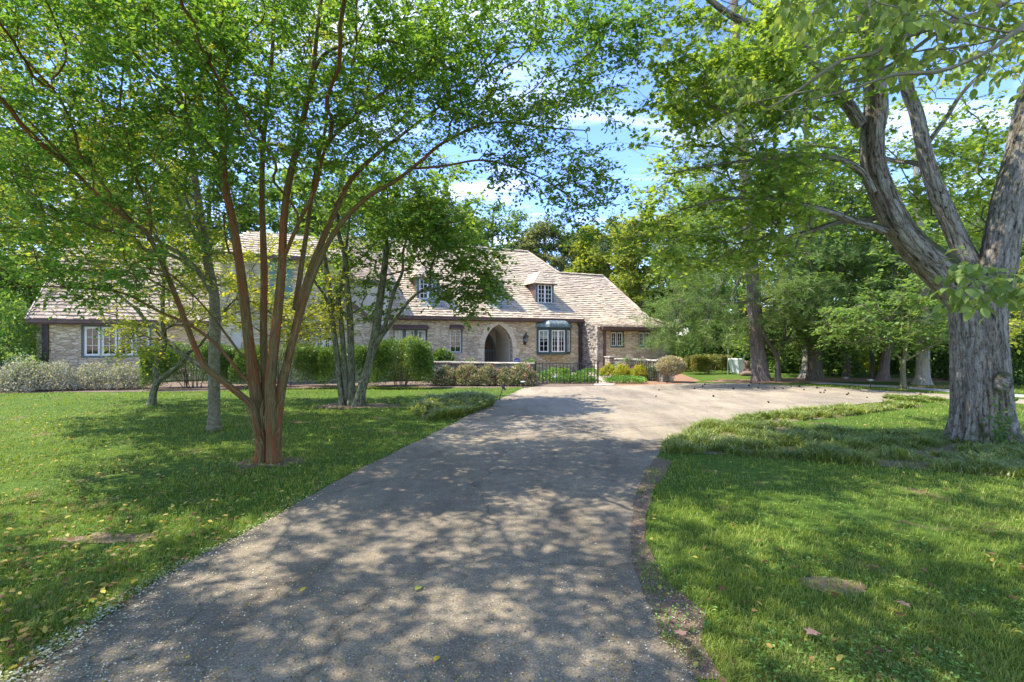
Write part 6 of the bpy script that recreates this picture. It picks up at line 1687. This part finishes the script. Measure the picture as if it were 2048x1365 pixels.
sl_ = thing('stone_slab', 'grey slate slab lying on the patio behind the fence', 'slab', (*at(1130, 20.9), 0), .3); s = MB(); s.box(-.55, .55, -.22, .22, .02, .14); s.build('slab', M['flag_grey'], sl_, bevel=.01); s = MB(); s.box(-.45, .45, -.15, .15, 0, .02); s.build('slab_base', M['stone_grey'], sl_)
x, y = at(820, 20.3); shrub('rhododendron_shrub', 'light green shrub under the three-light window', 'shrub', x, y, .95, .45, 1.72, 4200, .11, M['leaf_bright'], 360, T_OVAL, stems=8)
x, y = at(884, 20.9); shrub('laurel_shrub', 'dark glossy shrub below the narrow window', 'shrub', x, y, .62, .45, 1.22, 2600, .13, M['leaf_dark'], 361, T_OVAL, stems=6)
# grey brushy azaleas under the left wing window
for k, (px, Y, rx, h, lab) in enumerate([(40, 15.9, 1.0, 1.05, 'twiggy silver-green azalea at the far left of the wing'), (110, 16.2, .9, .95, 'twiggy silver-green azalea left of the wing window'), (185, 16.6, .9, .90, 'twiggy silver-green azalea under the left of the wing window'), (250, 16.7, .75, .85, 'twiggy silver-green azalea touching the yew hedge')]):
    x, y = at(px, Y)
    o = shrub('azalea_shrub', lab, 'shrub', x, y, rx, .6, h, 3800, .06, M['leaf_silver'], 370 + k, stems=0, group='twiggy azaleas under the left window', lump=.35, shell=.45)
    rg = np.random.default_rng(380 + k); n_ = 420
    a = rg.random(n_) * 6.28; el = rg.uniform(.2, 1.5, n_); st_ = np.c_[rg.normal(0, rx * .5, n_), rg.normal(0, .25, n_), np.zeros(n_)]
    dd = np.c_[np.cos(a) * np.cos(el), np.sin(a) * np.cos(el) * .6, np.sin(el)]; ln = rg.uniform(.3, h, n_)[:, None]
    tv, tf = twig_mesh('twig', st_ + dd * ln * .2, st_ + dd * ln, .007, None, None)
    o2 = mesh_np('twig', tv, tf, M['twig_grey'], o, tc=tv); o2['kind'] = 'stuff'
# evergreen bushes in the background filling the far side of the lane and the left edge
GB = 'evergreen bushes beyond the lane'
for k, (px, Y, rx, h, mt, lab) in enumerate([(1665, 23.5, 1.3, 1.9, 'leaf_dark', 'dark holly bush right of the thick dark trunk'), (1735, 25, 1.4, 1.7, 'leaf_bright', 'yellow-green bush beyond the slim trunk'), (1800, 24.5, 1.2, 1.9, 'leaf_dark', 'dark bush behind the small grey dogwood'),
        (1885, 22.5, 1.2, 2.3, 'leaf_dark', 'dark bush between the pale maple and the massive maple'), (1925, 20.5, .9, 2.0, 'leaf_dark', 'dark bush half hidden by the massive maple trunk'), (2050, 18.5, 1.3, 2.0, 'leaf_dark', 'dark bush at the right frame edge'),
        (1590, 25, 1.1, 1.6, 'leaf_dark', 'dark bush behind the forked tree'), (1545, 26, 1.1, 1.5, 'leaf_mid', 'green bush right behind the pine base'), (1480, 28, 1.5, 1.9, 'leaf_mid', 'green bush behind the garden tarp'), (1700, 29, 2.4, 1.4, 'leaf_mid', 'low far bush line behind the slim trunk'), (1850, 30, 2.6, 2.2, 'leaf_mid', 'far bush line behind the pale maple'), (1600, 32, 2.6, 2.4, 'leaf_dark', 'far dark bush line behind the pine'), (2040, 28, 2.8, 2.6, 'leaf_mid', 'far bush line at the right')]):
    x, y = at(px, Y)
    shrub('holly_bush', lab, 'bush', x, y, rx, rx * .6, h, 5200, .12 if Y < 26 else .17, M[mt], 400 + k, T_OVAL, stems=5, group=GB, lump=.3)
for k, (px, Y, rx, h, lab) in enumerate([(15, 18.6, 1.5, 3.3, 'tall glossy green shrub at the left corner of the wing'), (-40, 17.0, 1.2, 1.6, 'low green shrub at the far left edge'), (60, 16.4, .7, .9, 'low leafy shrub before the left corner of the wing')]):
    x, y = at(px, Y); shrub('laurel_shrub', lab, 'shrub', x, y, rx, rx * .6, h, 9000, .10, M['leaf_mid'], 430 + k, T_OVAL, stems=6, group='green shrubs at the left end', lump=.3)

# ------------------------------------------------------------------ grass, liriope, litter
rg = np.random.default_rng(8)
drive_np = drive
def scatter_px(n, px0, px1, py0, py1, pw=1.0):
    px = rg.uniform(px0, px1, n); py = py0 + (py1 - py0) * rg.random(n) ** pw
    Y = 1600 / (py - 682.5); return (px - 1024) / 1000 * Y, Y
lirio_a = [G(*p) for p in [(1322, 905), (1340, 872), (1405, 850), (1485, 836), (1600, 824), (1700, 815), (1790, 808), (1850, 812), (1700, 832), (1560, 846), (1620, 862), (1760, 872), (1900, 878), (2048, 888), (2500, 920), (2500, 1010), (2048, 958), (1850, 940), (1650, 925), (1500, 912)]]
lirio_b = [G(*p) for p in [(826, 826), (835, 808), (880, 799), (940, 796), (980, 802), (985, 812), (950, 826), (905, 838), (860, 842)]]
lirio_c = [G(*p) for p in [(1765, 797), (1790, 793), (1860, 796), (1890, 801), (1860, 806), (1800, 803)]]
def blades(n, X, Y, hgt, wid, bend, name, label, mat, seg=True, lean=.5, z0=0.0):
    n = len(X); a = rg.random(n) * 6.283; P = np.c_[X, Y, np.full(n, z0)]
    d = np.c_[np.cos(a), np.sin(a), np.zeros(n)]; s = np.c_[-np.sin(a), np.cos(a), np.zeros(n)]
    h = hgt[:, None]; w = wid[:, None]; b_ = (bend * (rg.random(n) + .2))[:, None] * h
    up = np.array([0, 0, 1.])
    v0 = P - s * w; v1 = P + s * w; v2 = P + d * b_ * .4 + up * h * .62 + s * w * .8; v3 = P + d * b_ * .4 + up * h * .62 - s * w * .8
    v4 = P + d * b_ * 1.25 + up * h * (1 - .25 * rg.random((n, 1)))
    V = np.stack([v0, v1, v2, v3, v4], 1).reshape(-1, 3); o = np.arange(n) * 5
    q = np.stack([o, o + 1, o + 2, o + 3], 1); t = np.stack([o + 3, o + 2, o + 4], 1)
    r = np.clip(rg.random(n) * .75 + .25 * fbm(np.c_[X * .6, Y * .6, X * 0], 3, 2) * 1.6 - .05, 0, 1)
    ob = mesh_np(name, V, [q, t], mat, None, rnd=np.concatenate([r, r]))
    return tag(ob, label, 'grass', kind='stuff')
X, Y = scatter_px(430000, -500, 2550, 772, 1750, 1.25)
ok = ~in_poly(X, Y, drive_np) & ~in_poly(X, Y, lane_far) & (Y < 24) & ~in_poly(X, Y, bed_poly) & ~in_poly(X, Y, fence_bed) & ~in_poly(X, Y, rbed) & ~in_poly(X, Y, patio)
thin = fbm(np.c_[X * 1.1, Y * 1.1, X * 0], 31, 3); ok &= (rg.random(len(X)) < np.clip((.78 - thin) * 5 + .25, .12, 1))
dv = dist_poly(X, Y, verge, True); inv = in_poly(X, Y, verge); vn = fbm(np.c_[X * 3, Y * 3, X * 0], 61, 3); ok &= ~(inv & (rg.random(len(X)) < np.clip((vn - .30) * 4, 0, .95)))
for cx, cy, r_ in ((2.1, 3.26, .2), (-3.25, 4.05, .30), (-3.95, 12.3, .7), (-3.2, 6.6, .3)): ok &= ~((np.hypot(X - cx, (Y - cy) * 1.8) < r_ * (.5 + fbm(np.c_[X * 5, Y * 5, X * 0], 77, 2))) & (rg.random(len(X)) < .52))
X, Y = X[ok], Y[ok]
tall = 1 + .45 * (fbm(np.c_[X * 2.5, Y * 2.5, X * 0], 17, 2) > .66)
blades(0, X, Y, (.018 + .026 * rg.random(len(X))) * tall * (1 + .02 * Y), np.maximum(.0016, .00042 * Y) * (1 + .4 * rg.random(len(X))), .9, 'lawn_grass', 'short mown lawn grass on both sides of the drive', M['grass'])
def lirio(poly, n, name, lab, hh):
    p = np.array(poly); X = rg.uniform(p[:, 0].min(), min(p[:, 0].max(), 16), n * 3); Y = rg.uniform(p[:, 1].min(), p[:, 1].max(), n * 3)
    ok = in_poly(X, Y, poly); X, Y = X[ok], Y[ok]
    cl = fbm(np.c_[X * 3.5, Y * 3.5, X * 0], 41, 2); k = cl > .36 + .10 * fbm(np.c_[X * .8, Y * .8, X * 0], 43, 2); X, Y, cl = X[k], Y[k], cl[k]
    if len(X) > n: X, Y, cl = X[:n], Y[:n], cl[:n]
    return blades(0, X, Y, hh * (.35 + 1.0 * rg.random(len(X))) * (-.25 + 2.5 * cl), np.maximum(.0045, .0007 * Y) * (1 + .3 * rg.random(len(X))), 1.3, name, lab, M['liriope'])
lirio(lirio_a, 70000, 'liriope_bed', 'dark strappy ground cover sweeping from the court edge round the massive maple', .092)
lirio(lirio_b, 14000, 'liriope_clump', 'round patch of strappy ground cover left of the drive bend', .14)
lirio(lirio_c, 6000, 'liriope_clump', 'thin strip of dark ground cover at the court tip', .06)
sheet('bed_soil', wob(lirio_a, .05, .2, 21), .004, M['mulch']); sheet('bed_soil', wob(lirio_b, .04, .2, 22), .0045, M['mulch'])
# clover and low weeds
X, Y = scatter_px(26000, -300, 2400, 900, 1700, .9)
ok = ~in_poly(X, Y, drive_np) & ~in_poly(X, Y, lirio_a); cl = fbm(np.c_[X * 2, Y * 2, X * 0], 55, 2); ok &= (cl > .50); X, Y = X[ok], Y[ok]
P = np.c_[X, Y, .015 + .025 * rg.random(len(X))]
tag(leaf_mesh('clover_patch', P, np.c_[rg.normal(size=(len(X), 2)), np.full(len(X), .1)], np.array([0, 0, 1.]) + rg.normal(0, .3, P.shape), .013 + .016 * rg.random(len(X)), T_OVAL, M['leaf_bed'], None, rg), 'patches of round-leaved clover and weeds in the lawn', 'weeds', kind='stuff')
# leaf litter on the lawns
X, Y = scatter_px(13000, -400, 2400, 795, 1500, 1.0)
lt = in_poly(X, Y, drive_np); left = X < 0
ok = (~lt) & ((left & (rg.random(len(X)) < .9)) | (~left & (rg.random(len(X)) < .07))); X, Y = X[ok], Y[ok]
P = np.c_[X, Y, .012 + .03 * rg.random(len(X))]
tag(leaf_mesh('leaf_litter', P, np.c_[rg.normal(size=(len(X), 2)), rg.normal(0, .2, len(X))], np.array([0, 0, 1.]) + rg.normal(0, .4, P.shape), .028 + .03 * rg.random(len(X)), T_OVAL, M['litter'], None, rg), 'small yellow and brown fallen leaves strewn over the lawns', 'leaves', kind='stuff')
# pale petals and seed bits on the drive, thick along the left edge
X, Y = scatter_px(120000, -200, 1450, 800, 1600, .9)
dl = dist_poly(X, Y, left_edge); dr_ = dist_poly(X, Y, right_edge); ind = in_poly(X, Y, drive_np)
p_ = np.where(ind, .05 + .4 * np.exp(-dl / .35) + .12 * np.exp(-dr_ / .3), 0) * np.exp(-np.maximum(Y - 7, 0) / 3); p_ = np.maximum(p_, 1.0 * np.exp(-(dl / .07) ** 2) * (Y < 12)); p_ = np.maximum(p_, .35 * in_poly(X, Y, verge) * (Y < 8))
ok = rg.random(len(X)) < p_; X, Y = X[ok], Y[ok]
P = np.c_[X, Y, .013 + .004 * rg.random(len(X)) + .02 * (dist_poly(X, Y, left_edge) < .08) * rg.random(len(X))]
tag(leaf_mesh('fallen_petals', P, np.c_[rg.normal(size=(len(X), 2)), rg.normal(0, .15, len(X))], np.array([0, 0, 1.]) + rg.normal(0, .3, P.shape), np.where(dist_poly(X, Y, left_edge) < .15, 1.5, 1) * (.005 + .007 * rg.random(len(X))), (T_RHOMB[0] * np.array([1, 1.6, 1]), T_RHOMB[1]), M['petal'], None, rg), 'pale fallen petals and seed bits dusting the drive, thickest along its left edge', 'petals', kind='stuff')
# dark crumbs on the asphalt
X, Y = scatter_px(9000, 0, 1450, 800, 1600, .9); ok = in_poly(X, Y, drive_np); X, Y = X[ok], Y[ok]; P = np.c_[X, Y, np.full(len(X), .012)]
tag(leaf_mesh('seed_crumbs', P, np.c_[rg.normal(size=(len(X), 2)), rg.normal(0, .3, len(X))], np.array([0, 0, 1.]) + rg.normal(0, .3, P.shape), .006 + .008 * rg.random(len(X)), (T_RHOMB[0] * np.array([1, 1.4, 1]), T_RHOMB[1]), M['litter'], None, rg), 'brown seed crumbs scattered on the drive', 'debris', kind='stuff')
# ivy at the foot of the massive maple
P = []
for k in range(260):
    h = abs(random.gauss(0, .3)); px_ = 2003 + random.gauss(0, 9 + 14 * (h < .1)); P.append(W(px_, 683 + (1.6 - h) / 7.38 * 1000, 7.36))
P = np.array(P); o = leaf_mesh('ivy_leaf', P, rg.normal(size=P.shape), np.array([0, -1., .4]) + rg.normal(0, .4, P.shape), .05 + .03 * rg.random(len(P)), T_OVAL, M['leaf_dark'], None, rg)
tag(o, 'small ivy growing up the right foot of the massive maple', 'ivy', kind='stuff')
